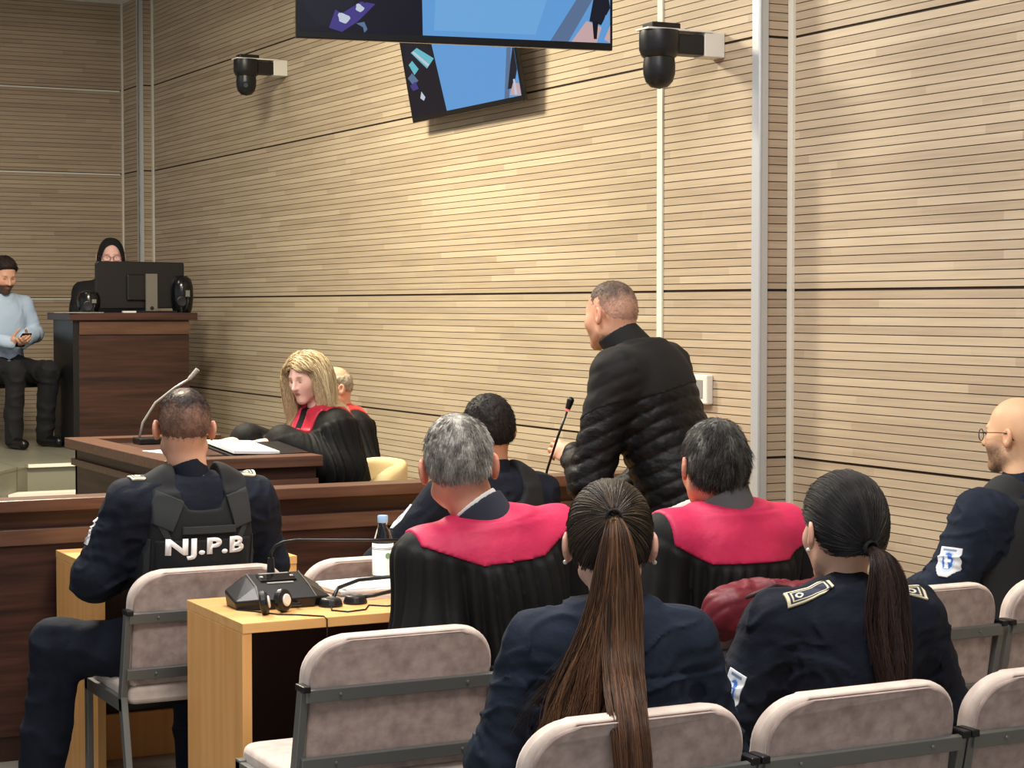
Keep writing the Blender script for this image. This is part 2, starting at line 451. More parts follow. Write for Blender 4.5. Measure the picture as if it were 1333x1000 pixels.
def make_chair():
    t = empty('upholstered_chair', (0, 0, 0))
    tilt = 0.17
    def fr(u, v, w):      # back-rest frame: u across, v up, w towards the rear
        y = -0.0 - v * math.sin(tilt) - w * math.cos(tilt) + 0.12 - 0.03 * (1 - (u / 0.25) ** 2)
        return (u, y, 0.455 + v * math.cos(tilt) - w * math.sin(tilt))
    H = 0.362
    bm = nb(); prism(bm, rounded_back(0.505, H, 0.10), -0.042, 0.004, fr)
    obj('backrest', bm, M['velvet_light'], t, bevel=0.014, smooth=True, segs=3, angle=60)
    bm = nb(); o2 = [(u * 0.955, 0.012 + v * 0.955) for u, v in rounded_back(0.505, H, 0.10)]
    prism(bm, o2, 0.0, 0.010, fr)
    obj('back_panel', bm, M['velvet'], t, bevel=0.005, smooth=True, angle=60)
    def rear(u, v): return Vector(fr(u, v, 0.02)) * 1.0
    # cross bars
    for v in (0.228, 0.052):
        bm = nb()
        pts = [(-0.262, v), (0.262, v)]
        a, b = Vector(fr(-0.25, v, 0.022)), Vector(fr(0.25, v, 0.022))
        c = (a + b) / 2
        box(bm, (c.x, c.y - 0.004, c.z), (0.515, 0.016, 0.033), Matrix.Rotation(tilt, 3, 'X'))
        for u in (-0.17, 0.17): cyl(bm, (u, c.y - 0.012, c.z), (u, c.y - 0.017, c.z), 0.004, n=10)
        obj('cross_bar', bm, M['steel'], t, bevel=0.002)
    # posts, legs, rails
    for s in (-1, 1):
        x = s * 0.2585
        top = Vector(fr(0.25, 0.235, 0.012)); top.x = x
        mid = Vector((x, 0.128, 0.43)); bot = Vector((x, 0.02, 0.0))
        bm = nb()
        prism(bm, [(top.y - 0.016, top.z), (top.y + 0.016, top.z + 0.004), (mid.y + 0.018, mid.z), (bot.y + 0.016, 0), (bot.y - 0.016, 0), (mid.y - 0.018, mid.z)],
              x - 0.010, x + 0.010, lambda u, v, w: (w, u, v))
        leg = obj('leg', bm, M['steel'], t, bevel=0.002)
        bm = nb(); box(bm, (x, top.y, top.z + 0.009), (0.021, 0.056, 0.016)); obj('cap', bm, M['black_plastic'], leg, bevel=0.003)
        bm = nb(); box2(bm, (x - 0.010, 0.50, 0), (x + 0.010, 0.534, 0.43)); obj('leg', bm, M['steel'], t, bevel=0.002)
        bm = nb(); box2(bm, (x - 0.010, 0.11, 0.385), (x + 0.010, 0.534, 0.425)); obj('seat_rail', bm, M['steel'], t, bevel=0.002)
    bm = nb(); prism(bm, [(p[0], p[1] + 0.10) for p in rounded_back(0.50, 0.47, 0.06)], 0.405, 0.462)
    obj('seat', bm, M['velvet_light'], t, bevel=0.016, smooth=True, segs=3, angle=60)
    bm = nb(); box2(bm, (-0.24, 0.14, 0.385), (0.24, 0.52, 0.405)); obj('seat_base', bm, M['black_plastic'], t)
    return t

CHAIRS = [  # x of the middle, y of the back, label
    (1.965, 3.21, 'pale mauve upholstered chair behind the woman with the very long ponytail', 'row nearest the camera'),
    (2.507, 3.21, 'pale mauve upholstered chair behind the woman with shoulder boards and dark ponytail', 'row nearest the camera'),
    (3.049, 3.21, 'pale mauve upholstered chair cut by the right edge in the nearest row', 'row nearest the camera'),
    (1.945, 4.31, 'empty mauve upholstered chair behind the beech table, left end of the middle row', 'middle row of chairs'),
    (2.488, 4.31, 'mauve upholstered chair mostly hidden by the long ponytail, in the middle row', 'middle row of chairs'),
    (3.03, 4.31, 'mauve upholstered chair with the burgundy jacket over its back', 'middle row of chairs'),
    (3.58, 4.31, 'mauve upholstered chair in front of the bald officer, right end of the middle row', 'middle row of chairs'),
    (1.90, 5.64, 'beige upholstered chair of the officer with the lettered vest', 'far row of chairs'),
    (2.455, 5.64, 'empty beige upholstered chair seen past the microphone unit and water bottle', 'far row of chairs'),
    (3.00, 5.64, 'beige upholstered chair of the dark haired officer, hidden behind the grey haired man', 'far row of chairs'),
    (4.13, 4.31, 'mauve upholstered chair under the bald officer by the wall', 'middle row of chairs'),
]
proto = make_chair()
for i, (x, y, lab, grp) in enumerate(CHAIRS):
    c = proto if i == 0 else copy_tree(proto)
    c.location = (x, y + 0.0, 0)
    tag(c, lab, 'chair', grp)
#PART2
# ------------------------------------------------------------------ organic shapes: distance fields meshed with surface nets
def vnoise(P, seed=0):
    i = np.floor(P).astype(np.int64); f = P - i
    u = f * f * (3 - 2 * f)
    out = 0
    for a in (0, 1):
        for b in (0, 1):
            for c in (0, 1):
                h = ((i[:, 0] + a) * 374761393 + (i[:, 1] + b) * 668265263 + (i[:, 2] + c) * 2147483647 + seed * 974711) & 0xffffffff
                h = ((h ^ (h >> 13)) * 1274126177) & 0xffffffff
                h = (h ^ (h >> 16)) & 0xffff
                w = (u[:, 0] if a else 1 - u[:, 0]) * (u[:, 1] if b else 1 - u[:, 1]) * (u[:, 2] if c else 1 - u[:, 2])
                out = out + w * (h / 32767.5 - 1)
    return out

def sstep(a, b, x):
    t = np.clip((x - a) / (b - a), 0, 1)
    return t * t * (3 - 2 * t)

def smin(a, b, k):
    if k <= 0: return np.minimum(a, b)
    h = np.clip(0.5 + 0.5 * (b - a) / k, 0, 1)
    return b + (a - b) * h - k * h * (1 - h)

def smax(a, b, k): return -smin(-a, -b, k)

def A3(p): return np.array(p, float)

class Shape:
    def __init__(s): s.ops = []; s.lo = np.full(3, 1e9); s.hi = np.full(3, -1e9)
    def _b(s, c, r):
        c = A3(c); s.lo = np.minimum(s.lo, c - r); s.hi = np.maximum(s.hi, c + r)
    def add(s, fn, k=0.0): s.ops.append(('u', fn, k)); return s
    def sub(s, fn, k=0.005): s.ops.append(('s', fn, k)); return s
    def cut(s, fn, k=0.002): s.ops.append(('i', fn, k)); return s
    def mod(s, fn): s.ops.append(('m', fn, 0)); return s
    def cone(s, a, b, ra, rb=None, k=0.02):
        a, b = A3(a), A3(b); rb = ra if rb is None else rb
        s._b(a, ra); s._b(b, rb)
        return s.add(cone_fn(a, b, ra, rb), k)
    def ell(s, c, r, R=None, k=0.02):
        s._b(c, max(r)); return s.add(ell_fn(c, r, R), k)
    def loft(s, L, k=0.02):
        for c, w, d in zip(L.C, L.w, L.d): s._b(c, max(w, d) + 0.03)
        return s.add(L, k)
    def __call__(s, P):
        d = np.full(len(P), 1e3)
        for op, fn, k in s.ops:
            if op == 'u': d = smin(d, fn(P), k)
            elif op == 's': d = smax(d, -fn(P), k)
            elif op == 'i': d = smax(d, fn(P), k)
            else: d = fn(P, d)
        return d

def cone_fn(a, b, ra, rb):
    a, b = A3(a), A3(b); ba = b - a; L = max(ba @ ba, 1e-12)
    def f(P):
        h = np.clip(((P - a) @ ba) / L, 0, 1)
        return np.linalg.norm(P - a - h[:, None] * ba, axis=1) - (ra + (rb - ra) * h)
    return f

def ell_fn(c, r, R=None):
    c, r = A3(c), A3(r)
    def f(P):
        q = P - c
        if R is not None: q = q @ R
        k0 = np.linalg.norm(q / r, axis=1); k1 = np.linalg.norm(q / (r * r), axis=1)
        return k0 * (k0 - 1) / np.maximum(k1, 1e-6)
    return f

def rbox_fn(c, half, r, R=None):
    c, half = A3(c), A3(half)
    def f(P):
        q = P - c
        if R is not None: q = q @ R
        q = np.abs(q) - half + r
        return np.linalg.norm(np.maximum(q, 0), axis=1) + np.minimum(q.max(1), 0) - r
    return f

class Loft:
    def __init__(s, C, w, d, rx=(1, 0, 0), fy=(0, 1, 0), n=2.3, grow=0.0):
        s.C = A3(C); s.w = A3(w) + grow; s.d = A3(d) + grow; s.rx = A3(rx); s.fy = A3(fy); s.n = n
        s.ax = s.C[-1] - s.C[0]; s.ax /= np.linalg.norm(s.ax)
        si = (s.C - s.C[0]) @ s.ax
        s.tt = np.linspace(0, si[-1], 80)
        def sm(v):
            out = np.interp(s.tt, si, v)
            p = np.concatenate([[out[0]] * 5, out, [out[-1]] * 5])
            sm_ = np.convolve(p, np.ones(11) / 11, 'valid')
            sm_[0], sm_[-1] = out[0], out[-1]
            return sm_
        s.cx = np.stack([sm(s.C[:, i]) for i in range(3)], 1); s.ww = sm(s.w); s.dd = sm(s.d)
    def coords(s, P):
        t = (P - s.C[0]) @ s.ax; tc = np.clip(t, 0, s.tt[-1])
        c = np.stack([np.interp(tc, s.tt, s.cx[:, i]) for i in range(3)], 1)
        r = P - c
        return r @ s.rx, r @ s.fy, t, t - tc, np.interp(tc, s.tt, s.ww), np.interp(tc, s.tt, s.dd)
    def __call__(s, P):
        u, v, t, e, w, d = s.coords(P)
        q = ((np.abs(u) / w) ** s.n + (np.abs(v) / d) ** s.n) ** (1 / s.n)
        rad = (q - 1) * np.minimum(w, d)
        return np.where(e == 0, rad, np.where(rad > 0, np.hypot(np.maximum(rad, 0), e), np.maximum(np.abs(e), rad)))

def nets(fn, lo, hi, h):
    lo = A3(lo) - 3 * h; hi = A3(hi) + 3 * h
    nb_ = np.ceil((hi - lo) / (8 * h)).astype(int); N = nb_ * 8
    D = np.empty(tuple(N), np.float32)
    ax = [lo[i] + h * (np.arange(nb_[i]) * 8 + 3.5) for i in range(3)]
    Cn = np.stack(np.meshgrid(*ax, indexing='ij'), -1).reshape(-1, 3)
    dc = fn(Cn).astype(np.float32)
    D[:] = np.repeat(np.repeat(np.repeat(dc.reshape(nb_), 8, 0), 8, 1), 8, 2)
    m = np.abs(dc) < 8 * h * 0.87 * 1.6 + 0.006
    bi = np.stack(np.unravel_index(np.nonzero(m)[0], nb_), 1) * 2
    sub = np.array([(i, j, k) for i in (0, 1) for j in (0, 1) for k in (0, 1)])
    bi = (bi[:, None, :] + sub[None]).reshape(-1, 3)
    d2 = fn(lo + h * (bi * 4 + 1.5))
    o4 = np.array([(i, j, k) for i in range(4) for j in range(4) for k in range(4)])
    keep = np.abs(d2) < 4 * h * 0.87 * 1.6 + 0.004
    fi = (bi[:, None, :] * 4 + o4[None])
    D[fi[..., 0], fi[..., 1], fi[..., 2]] = d2[:, None]
    idx = fi[keep].reshape(-1, 3)
    for q in range(0, len(idx), 400000):
        ii = idx[q:q + 400000]
        D[ii[:, 0], ii[:, 1], ii[:, 2]] = fn(lo + h * ii)
    s = D < 0
    cnt = np.zeros(tuple(N - 1), np.int8)
    sl = lambda a, i: slice(i, N[a] - 1 + i)
    for i, j, k in sub: cnt += s[sl(0, i), sl(1, j), sl(2, k)]
    act = (cnt > 0) & (cnt < 8)
    cells = np.argwhere(act)
    vid = np.full(tuple(N - 1), -1, np.int32); vid[act] = np.arange(len(cells))
    V = {tuple(o): D[cells[:, 0] + o[0], cells[:, 1] + o[1], cells[:, 2] + o[2]].astype(float) for o in sub}
    acc = np.zeros((len(cells), 3)); n = np.zeros(len(cells))
    for a in range(3):
        for o in sub:
            if o[a]: continue
            p = o.copy(); p[a] = 1
            v0, v1 = V[tuple(o)], V[tuple(p)]
            cr = (v0 < 0) != (v1 < 0)
            t = np.where(cr, v0 / np.where(cr, v0 - v1, 1), 0)
            pt = np.tile(o.astype(float), (len(cells), 1)); pt[:, a] = t
            acc[cr] += pt[cr]; n[cr] += 1
    verts = lo + h * (cells + acc / np.maximum(n, 1)[:, None])
    quads = []
    for a in range(3):
        b, c = (a + 1) % 3, (a + 2) % 3
        s0 = [slice(1, N[i] - 1) for i in range(3)]; s1 = list(s0); s1[a] = slice(2, N[a])
        e = s[tuple(s0)] != s[tuple(s1)]
        g = np.argwhere(e) + 1
        inside = s[g[:, 0], g[:, 1], g[:, 2]]
        def at_(db, dc_):
            q = g.copy(); q[:, b] += db; q[:, c] += dc_
            return vid[q[:, 0], q[:, 1], q[:, 2]]
        Q = np.stack([at_(-1, -1), at_(0, -1), at_(0, 0), at_(-1, 0)], 1)
        Q[~inside] = Q[~inside][:, ::-1]
        quads.append(Q)
    Q = np.concatenate(quads)
    return verts, Q[(Q >= 0).all(1)]

def mesh_from(name, verts, faces, colors=None, smooth=True):
    me = bpy.data.meshes.new(name)
    k = faces.shape[1]
    me.vertices.add(len(verts)); me.vertices.foreach_set('co', np.asarray(verts, np.float32).ravel())
    me.loops.add(faces.size); me.loops.foreach_set('vertex_index', faces.astype(np.int32).ravel())
    me.polygons.add(len(faces)); me.polygons.foreach_set('loop_start', np.arange(0, faces.size, k, dtype=np.int32))
    me.update(calc_edges=True)
    if smooth: me.polygons.foreach_set('use_smooth', np.ones(len(faces), bool))
    if colors is not None:
        c = np.ones((len(verts), 4), np.float32); c[:, :3] = colors
        a = me.color_attributes.new('Col', 'FLOAT_COLOR', 'POINT'); a.data.foreach_set('color', c.ravel())
    me.validate()
    return me

def sdf_obj(name, fn, m, parent, h, lo=None, hi=None, color=None):
    lo = fn.lo if lo is None else lo; hi = fn.hi if hi is None else hi
    v, f = nets(fn, lo, hi, h)
    col = color(v) if callable(color) else (np.tile(A3(S(color)), (len(v), 1)) if color is not None else None)
    return link(name, mesh_from(name, v, f, col), m, parent)

def grad(fn, P, e=0.002):
    g = np.stack([fn(P + e * np.eye(3)[i]) - fn(P - e * np.eye(3)[i]) for i in range(3)], 1)
    return g / np.maximum(np.linalg.norm(g, axis=1, keepdims=True), 1e-9)

def onto(fn, P, off=0.0, it=5):
    for _ in range(it):
        P = P - grad(fn, P) * (fn(P) - off)[:, None]
    return P

def push_out(fn, P, off):
    d = fn(P); m = d < off
    if m.any(): P[m] = P[m] + grad(fn, P[m]) * (off - d[m])[:, None]
    return P

def strands_mesh(paths, r0, r1, cols, col_tip=None):
    """paths (n, s, 3) -> three sided tapered tubes, one colour per strand"""
    n, s, _ = paths.shape
    T = np.gradient(paths, axis=1); T /= np.maximum(np.linalg.norm(T, axis=2, keepdims=True), 1e-9)
    ref = np.array([0.80, 0.59, 0.11])
    X = np.cross(T, ref); X /= np.maximum(np.linalg.norm(X, axis=2, keepdims=True), 1e-9); Y = np.cross(X, T)
    t = np.linspace(0, 1, s)
    rad = (r0 + (r1 - r0) * t)[None, :, None] * np.ones((n, 1, 1))
    rings = np.stack([paths + rad * (math.cos(a) * X + math.sin(a) * Y) for a in (0.5, 2.6, 4.7)], 2)
    V = rings.reshape(-1, 3)
    base = (np.arange(n)[:, None, None] * s + np.arange(s - 1)[None, :, None]) * 3
    k = np.arange(3)[None, None, :]
    F = np.stack([base + k, base + (k + 1) % 3, base + 3 + (k + 1) % 3, base + 3 + k], -1).reshape(-1, 4)
    C = np.repeat(cols[:, None, :], s, 1)
    if col_tip is not None: C = C + (np.asarray(col_tip)[None, None] if np.ndim(col_tip) == 1 else col_tip[:, None]) * (t ** 1.2)[None, :, None] - C * (t ** 1.2)[None, :, None]
    return V, F, np.repeat(C.reshape(-1, 3), 3, 0)

def join_meshes(parts):
    V, F, C, o = [], [], [], 0
    for v, f, c in parts:
        V.append(v); F.append(f + o); C.append(c); o += len(v)
    return np.concatenate(V), np.concatenate(F), np.concatenate(C)

def rot(yaw=0, pitch=0, roll=0):
    """columns = right, front, up; yaw turns left, pitch looks up, roll leans to the right"""
    cz, sz = math.cos(yaw), math.sin(yaw); cx, sx = math.cos(pitch), math.sin(pitch); cy, sy = math.cos(roll), math.sin(roll)
    Rz = np.array([[cz, -sz, 0], [sz, cz, 0], [0, 0, 1]]); Rx = np.array([[1, 0, 0], [0, cx, -sx], [0, sx, cx]]); Ry = np.array([[cy, 0, sy], [0, 1, 0], [-sy, 0, cy]])
    return Rz @ Rx @ Ry

class Person:
    """a figure in its own frame: x right, y front, z up, origin on the floor under the hips"""
    def __init__(s, label, loc, rz=0.0, scale=1.0, stand=False, lean=0.0, side=0.0, head=(0, 0, 0), head_off=(0, 0, 0), hs=1.0, build=1.0,
                 female=False, arms=None, legs=None, skin=(205, 158, 132), sh=0.185, group=None):
        s.root = empty('person', loc, rz, label, 'person', group); s.root.scale = (scale,) * 3
        s.female, s.skin, s.build, s.hs = female, skin, build, hs
        b = s.b = 0.42 if stand else 0.0
        piv = np.array([0, 0, 0.53 + b]); R = rot(0, -lean, side); s.R = R
        up = s.up = lambda p: piv + R @ (A3(p) + [0, 0, b] - piv)
        W = build
        s.nodes = [(0.47, 0.0, 0.165, 0.12), (0.56, -0.005, 0.165 * W, 0.125 * W), (0.66, 0.005, 0.15 * W, 0.112 * W), (0.80, 0.005, 0.16 * W, 0.115 * W),
                   (0.92, -0.005, 0.175 * W, 0.118 * W), (1.00, -0.015, 0.168 * W, 0.098), (1.045, -0.02, 0.125, 0.082), (1.078, -0.015, 0.072, 0.064)]
        if stand: s.nodes = [(0.415, -0.01, 0.168, 0.121)] + s.nodes
        s.M = rot(*head)
        s.neck = up((0, -0.015, 1.03))
        s.Hc = up((0, 0.02, 1.225)) + A3(head_off)
        s.shd = {-1: up((-sh * W, -0.01, 0.992)), 1: up((sh * W, -0.01, 0.992))}
        a = {-1: ((-0.27, 0.08, 0.76), (-0.15, 0.33, 0.745)), 1: ((0.27, 0.08, 0.76), (0.15, 0.33, 0.745))}
        if arms: a.update(arms)
        s.arm = {k: (A3(v[0]), A3(v[1])) for k, v in a.items()}
        if stand:
            l = {-1: ((-0.10, 0, 0.93), (-0.10, 0.03, 0.50), (-0.11, -0.02, 0.09)), 1: ((0.10, 0, 0.93), (0.10, 0.03, 0.50), (0.11, -0.02, 0.09))}
        else:
            l = {-1: ((-0.09, 0.02, 0.53), (-0.14, 0.43, 0.53), (-0.14, 0.40, 0.09)), 1: ((0.09, 0.02, 0.53), (0.14, 0.43, 0.53), (0.14, 0.40, 0.09))}
        if legs: l.update(legs)
        s.leg = {k: tuple(A3(q) for q in v) for k, v in l.items()}
        s.hands = {}
    def hl(s, p): return s.Hc + s.M @ (A3(p) * s.hs)            # head local -> own frame
    def q(s, P): return (P - s.Hc) @ s.M / s.hs                # own frame -> head local
    def torso(s, grow=0.0, n=2.3, zmin=0.47, zmax=9, gw=0.0):
        nd = [x for x in s.nodes if zmin <= x[0] <= zmax]
        return Loft([s.up((0, y, z)) for z, y, w, d in nd], [x[2] + gw for x in nd], [x[3] for x in nd], s.R[:, 0], s.R[:, 1], n, grow)
    def skull(s, full=True, grow=0.0):
        sh = Shape(); hl = s.hl; f = s.female
        hs = s.hs
        E = lambda c, r, k=0.02: sh.ell(hl(c), [x * hs + grow for x in r], s.M, k)
        Cn = lambda a, b, ra, rb=None, k=0.02: sh.cone(hl(a), hl(b), ra * hs + grow, (ra if rb is None else rb) * hs + grow, k)
        E((0, -0.012, 0.036), (0.0755, 0.097, 0.088))
        E((0, -0.045, -0.005), (0.062, 0.056, 0.066), 0.03)
        E((0, 0.030, -0.026), (0.060 if f else 0.064, 0.058, 0.076), 0.03)
        jw = 0.043 if f else 0.051
        for x in (-1, 1): Cn((x * jw, 0.0, -0.058), (x * 0.012, 0.070, -0.098), 0.021, 0.017, 0.03)
        if full:
            E((0, 0.078, -0.098), (0.021, 0.017, 0.015), 0.02)
            Cn((-0.032, 0.074, 0.026), (0.032, 0.074, 0.026), 0.012, None, 0.018)
            for x in (-1, 1):
                E((x * 0.043, 0.060, -0.022), (0.018, 0.021, 0.022), 0.035)
                sh.sub(ell_fn(hl((x * 0.032, 0.100, 0.006)), (0.019 * hs, 0.020 * hs, 0.013 * hs), s.M), 0.012)
                E((x * 0.031, 0.071, 0.005), (0.0145, 0.0125, 0.0115), 0.004)
            E((0, 0.060, -0.054), (0.036, 0.030, 0.032), 0.03)
            E((0, 0.068, -0.040), (0.030, 0.022, 0.018), 0.02)
            Cn((0, 0.086, 0.016), (0, 0.111, -0.025), 0.0075, 0.0115, 0.014)
            for x in (-1, 1): E((x * 0.012, 0.098, -0.027), (0.0085, 0.010, 0.007), 0.006)
            E((0, 0.081, -0.053), (0.020, 0.012, 0.0062), 0.010)
            E((0, 0.080, -0.064), (0.018, 0.012, 0.0062), 0.010)
            for x in (-1, 1):
                R = s.M @ rot(x * 0.45, 0.0, 0.0) @ rot(0, 0.22, 0)
                c = hl((x * 0.087, -0.014, -0.004))
                ear = Shape().ell(c, (0.0085 * hs, 0.022 * hs, 0.034 * hs), R)
                ear.sub(ell_fn(c + R @ A3((x * 0.009, 0.004, 0.006)), (0.009 * hs, 0.011 * hs, 0.020 * hs)), 0.004)
                sh.add(ear, 0.006)
        return sh
    def hand(s, side, d, n, curl=(0.5, 0.55, 0.6, 0.7), thumb=0.4, spread=0.09):
        """d = along the hand, n = palm normal (fingers bend towards it)"""
        s.hands[side] = (A3(d), A3(n), curl, thumb, spread)
    def add_hand(s, sh, side):
        wr = s.arm[side][1]
        d, n, curl, thumb, spread = s.hands[side]
        d = d / np.linalg.norm(d); n = n - d * (n @ d); n /= np.linalg.norm(n)
        t = np.cross(d, n) if side == 1 else -np.cross(d, n)        # towards the thumb
        Rm = np.stack([t, d, n], 1)
        sh.cone(wr - d * 0.03, wr + d * 0.02, 0.026, 0.025, 0.02)
        sh.ell(wr + d * 0.055, (0.040, 0.056, 0.0155), Rm, 0.015)
        roots = (0.029, 0.010, -0.010, -0.029); lens = (0.070, 0.078, 0.072, 0.056)
        fing = Shape()
        for i in range(4):
            p = wr + d * (0.096 - (0.006 if i in (0, 3) else 0) - (0.006 if i == 3 else 0)) + t * roots[i]
            a = -roots[i] / 0.03 * -spread; c = curl[i]; L = lens[i]
            ang = 0.25 * c
            dirs = d + t * (a)
            dirs /= np.linalg.norm(dirs)
            r = 0.0088 if i < 3 else 0.0076
            one_ = Shape()
            for seg, fr_ in enumerate((0.44, 0.31, 0.25)):
                v = dirs * math.cos(ang) + n * math.sin(ang)
                p2 = p + v * (L * fr_)
                one_.cone(p, p2, r, r * 0.93, 0.004)
                p = p2; r *= 0.92; ang += c * (0.9 if seg == 0 else 0.7)
            fing.add(one_, 0.0012)
        sh.add(fing, 0.008)
        p = wr + d * 0.025 + t * 0.030
        v = d * 0.62 + t * (0.72 - 0.4 * thumb) + n * (0.25 + 0.5 * thumb); v /= np.linalg.norm(v)
        p2 = p + v * 0.042; v2 = v * 0.75 + d * 0.35 + n * 0.25 * thumb; v2 /= np.linalg.norm(v2)
        p3 = p2 + v2 * 0.032; p4 = p3 + (v2 * 0.8 + d * 0.3) * 0.022
        th = Shape().cone(p, p2, 0.0135, 0.0105, 0.004).cone(p2, p3, 0.0100, 0.0092, 0.004).cone(p3, p4, 0.0092, 0.0075, 0.004)
        sh.add(th, 0.010)
        sh._b(wr, 0.22)
    def body(s, h=0.006, face=None, m=None):
        sh = s.skull()
        up = s.up
        sh.cone(up((0, -0.02, 1.02)), s.hl((0, -0.022, -0.055)), 0.062 * (0.84 if s.female else 1), 0.058 * (0.84 if s.female else 1), 0.025)
        sh.loft(s.torso(-0.008), 0.03)
        for k in (-1, 1):
            e, w = s.arm[k]
            sh.cone(s.shd[k], e, 0.050, 0.038, 0.03); sh.cone(e, w, 0.038, 0.026, 0.02)
            hp, kn, an = s.leg[k]
            sh.cone(hp, kn, 0.075, 0.052, 0.03); sh.cone(kn, an, 0.050, 0.034, 0.02)
            ft = kn - hp; ft[2] = 0; ft = ft / max(np.linalg.norm(ft), 1e-6) if np.linalg.norm(ft) > 0.1 else A3((0, 1, 0))
            sh.cone(an - [0, 0, 0.035], an + ft * 0.13 - [0, 0, 0.055], 0.034, 0.024, 0.02)
            if k not in s.hands:
                v = w - e; s.hand(k, v, (0, 0, -1) if abs(v[2]) < 0.2 else (0, 1, 0))
            s.add_hand(sh, k)
        s.skin_fn = sh
        base = A3(S(s.skin))
        def color(v):
            q = s.q(v); c = np.tile(base, (len(v), 1))
            c *= (1 + 0.06 * vnoise(v * 40, 3) + 0.05 * vnoise(v * 12, 5))[:, None]
            pk = np.exp(-(((np.abs(q[:, 0]) - 0.045) / 0.02) ** 2 + ((q[:, 2] + 0.02) / 0.02) ** 2)) * (q[:, 1] > 0.03) * 0.35
            er = ((np.abs(q[:, 0]) > 0.077) & (np.abs(q[:, 2]) < 0.05)) * 0.35
            c = c * (1 - (pk + er)[:, None] * np.array([0.0, 0.32, 0.30]))
            near = (np.linalg.norm(q, axis=1) < 0.17) * 1.0
            def paint(w, rgb): 
                nonlocal c
                w = w * near
                c = c * (1 - w[:, None]) + A3(S(rgb)) * w[:, None]
            front = q[:, 1] > 0.05
            lips = sstep(1.0, 0.6, np.hypot(q[:, 0] / 0.022, (q[:, 2] + 0.058) / 0.0105)) * front
            paint(lips * (0.7 if s.female else 0.4), (180, 98, 92))
            paint(sstep(1.0, 0.5, np.hypot(q[:, 0] / 0.018, (q[:, 2] + 0.058) / 0.0022)) * front * (0.6 if s.female else 0.0), (96, 44, 44))
            if face: face(q, paint, front)
            return c
        return sdf_obj('body', sh, m or M['skin'], s.root, h, color=color)
    # --- clothing
    def top(s, name, m, grow=0.014, arm=(0.070, 0.055, 0.042), h=0.009, zmin=0.47, zmax=1.08, fold=0.010, mod=None, cuff=0.0, seed=1, n=2.3, shoulder=0.0, gw=0.0, trap=0.045, color=None, extra=None):
        sh = Shape(); sh.loft(s.torso(grow, n, zmin, zmax, gw), 0.03)
        up = s.up
        for k in (-1, 1):
            e, w = s.arm[k]; a = s.shd[k]
            sh.cone(up((k * 0.035, -0.022, 1.048)), a + [0, 0, shoulder], trap, arm[0] * 0.85, 0.05)
            sh.cone(a, e, arm[0], arm[1], 0.045)
            v = w - e; w2 = w - v / np.linalg.norm(v) * cuff
            sh.cone(e, w2, arm[1] * 0.97, arm[2], 0.03)
        if extra: extra(sh)
        if fold:
            arms = [(s.shd[k], s.arm[k][0], s.arm[k][1]) for k in (-1, 1)]
            def fl(P, d):
                near = np.abs(d) < 0.06
                if not near.any(): return d
                Q = P[near]
                wp = vnoise(Q * 7, seed + 3)[:, None] * np.array([1.5, 1.0, 1.5])
                f = vnoise(Q * [8, 8, 6], seed) * 0.5 - 1.1 * np.exp(-(vnoise(Q * [7, 9, 15] + wp, seed + 1) / 0.16) ** 2) * (0.4 + 0.6 * np.abs(vnoise(Q * 5, seed + 2))) + vnoise(Q * [26, 26, 18], seed + 5) * 0.22
                for a, e, w in arms:          # creases gather at the elbows and arm pits
                    for j, am in ((e, 0.5), (a - [0, 0, 0.10], 0.45)):
                        r = np.linalg.norm(Q - j, axis=1)
                        f += am * np.exp(-(r / 0.10) ** 2) * np.sin(r * 210 + 5 * vnoise(Q * 9, seed + 7))
                d = d.copy(); d[near] = d[near] + fold * f
                return d
            sh.mod(fl)
        if mod: sh.mod(mod)
        s.top_fn = sh
        return sdf_obj(name, sh, m, s.root, h, color=color)
    def ring(s, name, m, r0=0.072, r1=0.064, z0=1.03, z1=1.118, th=0.009, h=0.0036, lift=0.012, dy=0.0, follow=1.0):
        a, b = s.up((0, -0.018 + dy, z0)), s.Hc + s.M @ A3((0, -0.024 + dy, z1 - 1.225)); b = b * follow + s.up((0, -0.012 + dy, z1 - 0.01)) * (1 - follow)
        ax = (b - a) / np.linalg.norm(b - a); Lh = np.linalg.norm(b - a)
        sh = Shape(); sh.cone(a, b, r0, r1, 0)
        fin = cone_fn(a - ax * 0.1, b + ax * 0.1, r0 - th, r1 - th)
        sh.sub(fin, 0.002)
        sh.cut(lambda P: np.maximum((P - a) @ ax - Lh + lift * ((P - a) @ s.R[:, 1]) / 0.07, -((P - a) @ ax)), 0.003)
        return sdf_obj(name, sh, m, s.root, h)
    def trousers(s, m, h=0.012, r=(0.095, 0.07, 0.058), fold=0.009, seed=11, zmax=0.68):
        sh = Shape()
        nd = s.torso(0.010, 2.3, 0.47, zmax); sh.loft(nd, 0.03)
        for k in (-1, 1):
            hp, kn, an = s.leg[k]
            sh.cone(hp, kn, r[0], r[1], 0.05); sh.cone(kn, an - [0, 0, 0.02], r[1] * 0.97, r[2], 0.04)
        kn_ = [s.leg[k][1] for k in (-1, 1)]
        def fl(P, d):
            f = vnoise(P * [10, 10, 8], seed) * 0.5 - 1.0 * np.exp(-(vnoise(P * [8, 10, 12], seed + 1) / 0.16) ** 2) + vnoise(P * [24, 24, 14], seed + 2) * 0.25
            for j in kn_:
                rr = np.linalg.norm(P - j, axis=1)
                f += 0.45 * np.exp(-(rr / 0.12) ** 2) * np.sin(rr * 190 + 5 * vnoise(P * 8, seed + 3))
            return d + fold * f
        sh.mod(fl)
        return sdf_obj('trousers', sh, m, s.root, h)
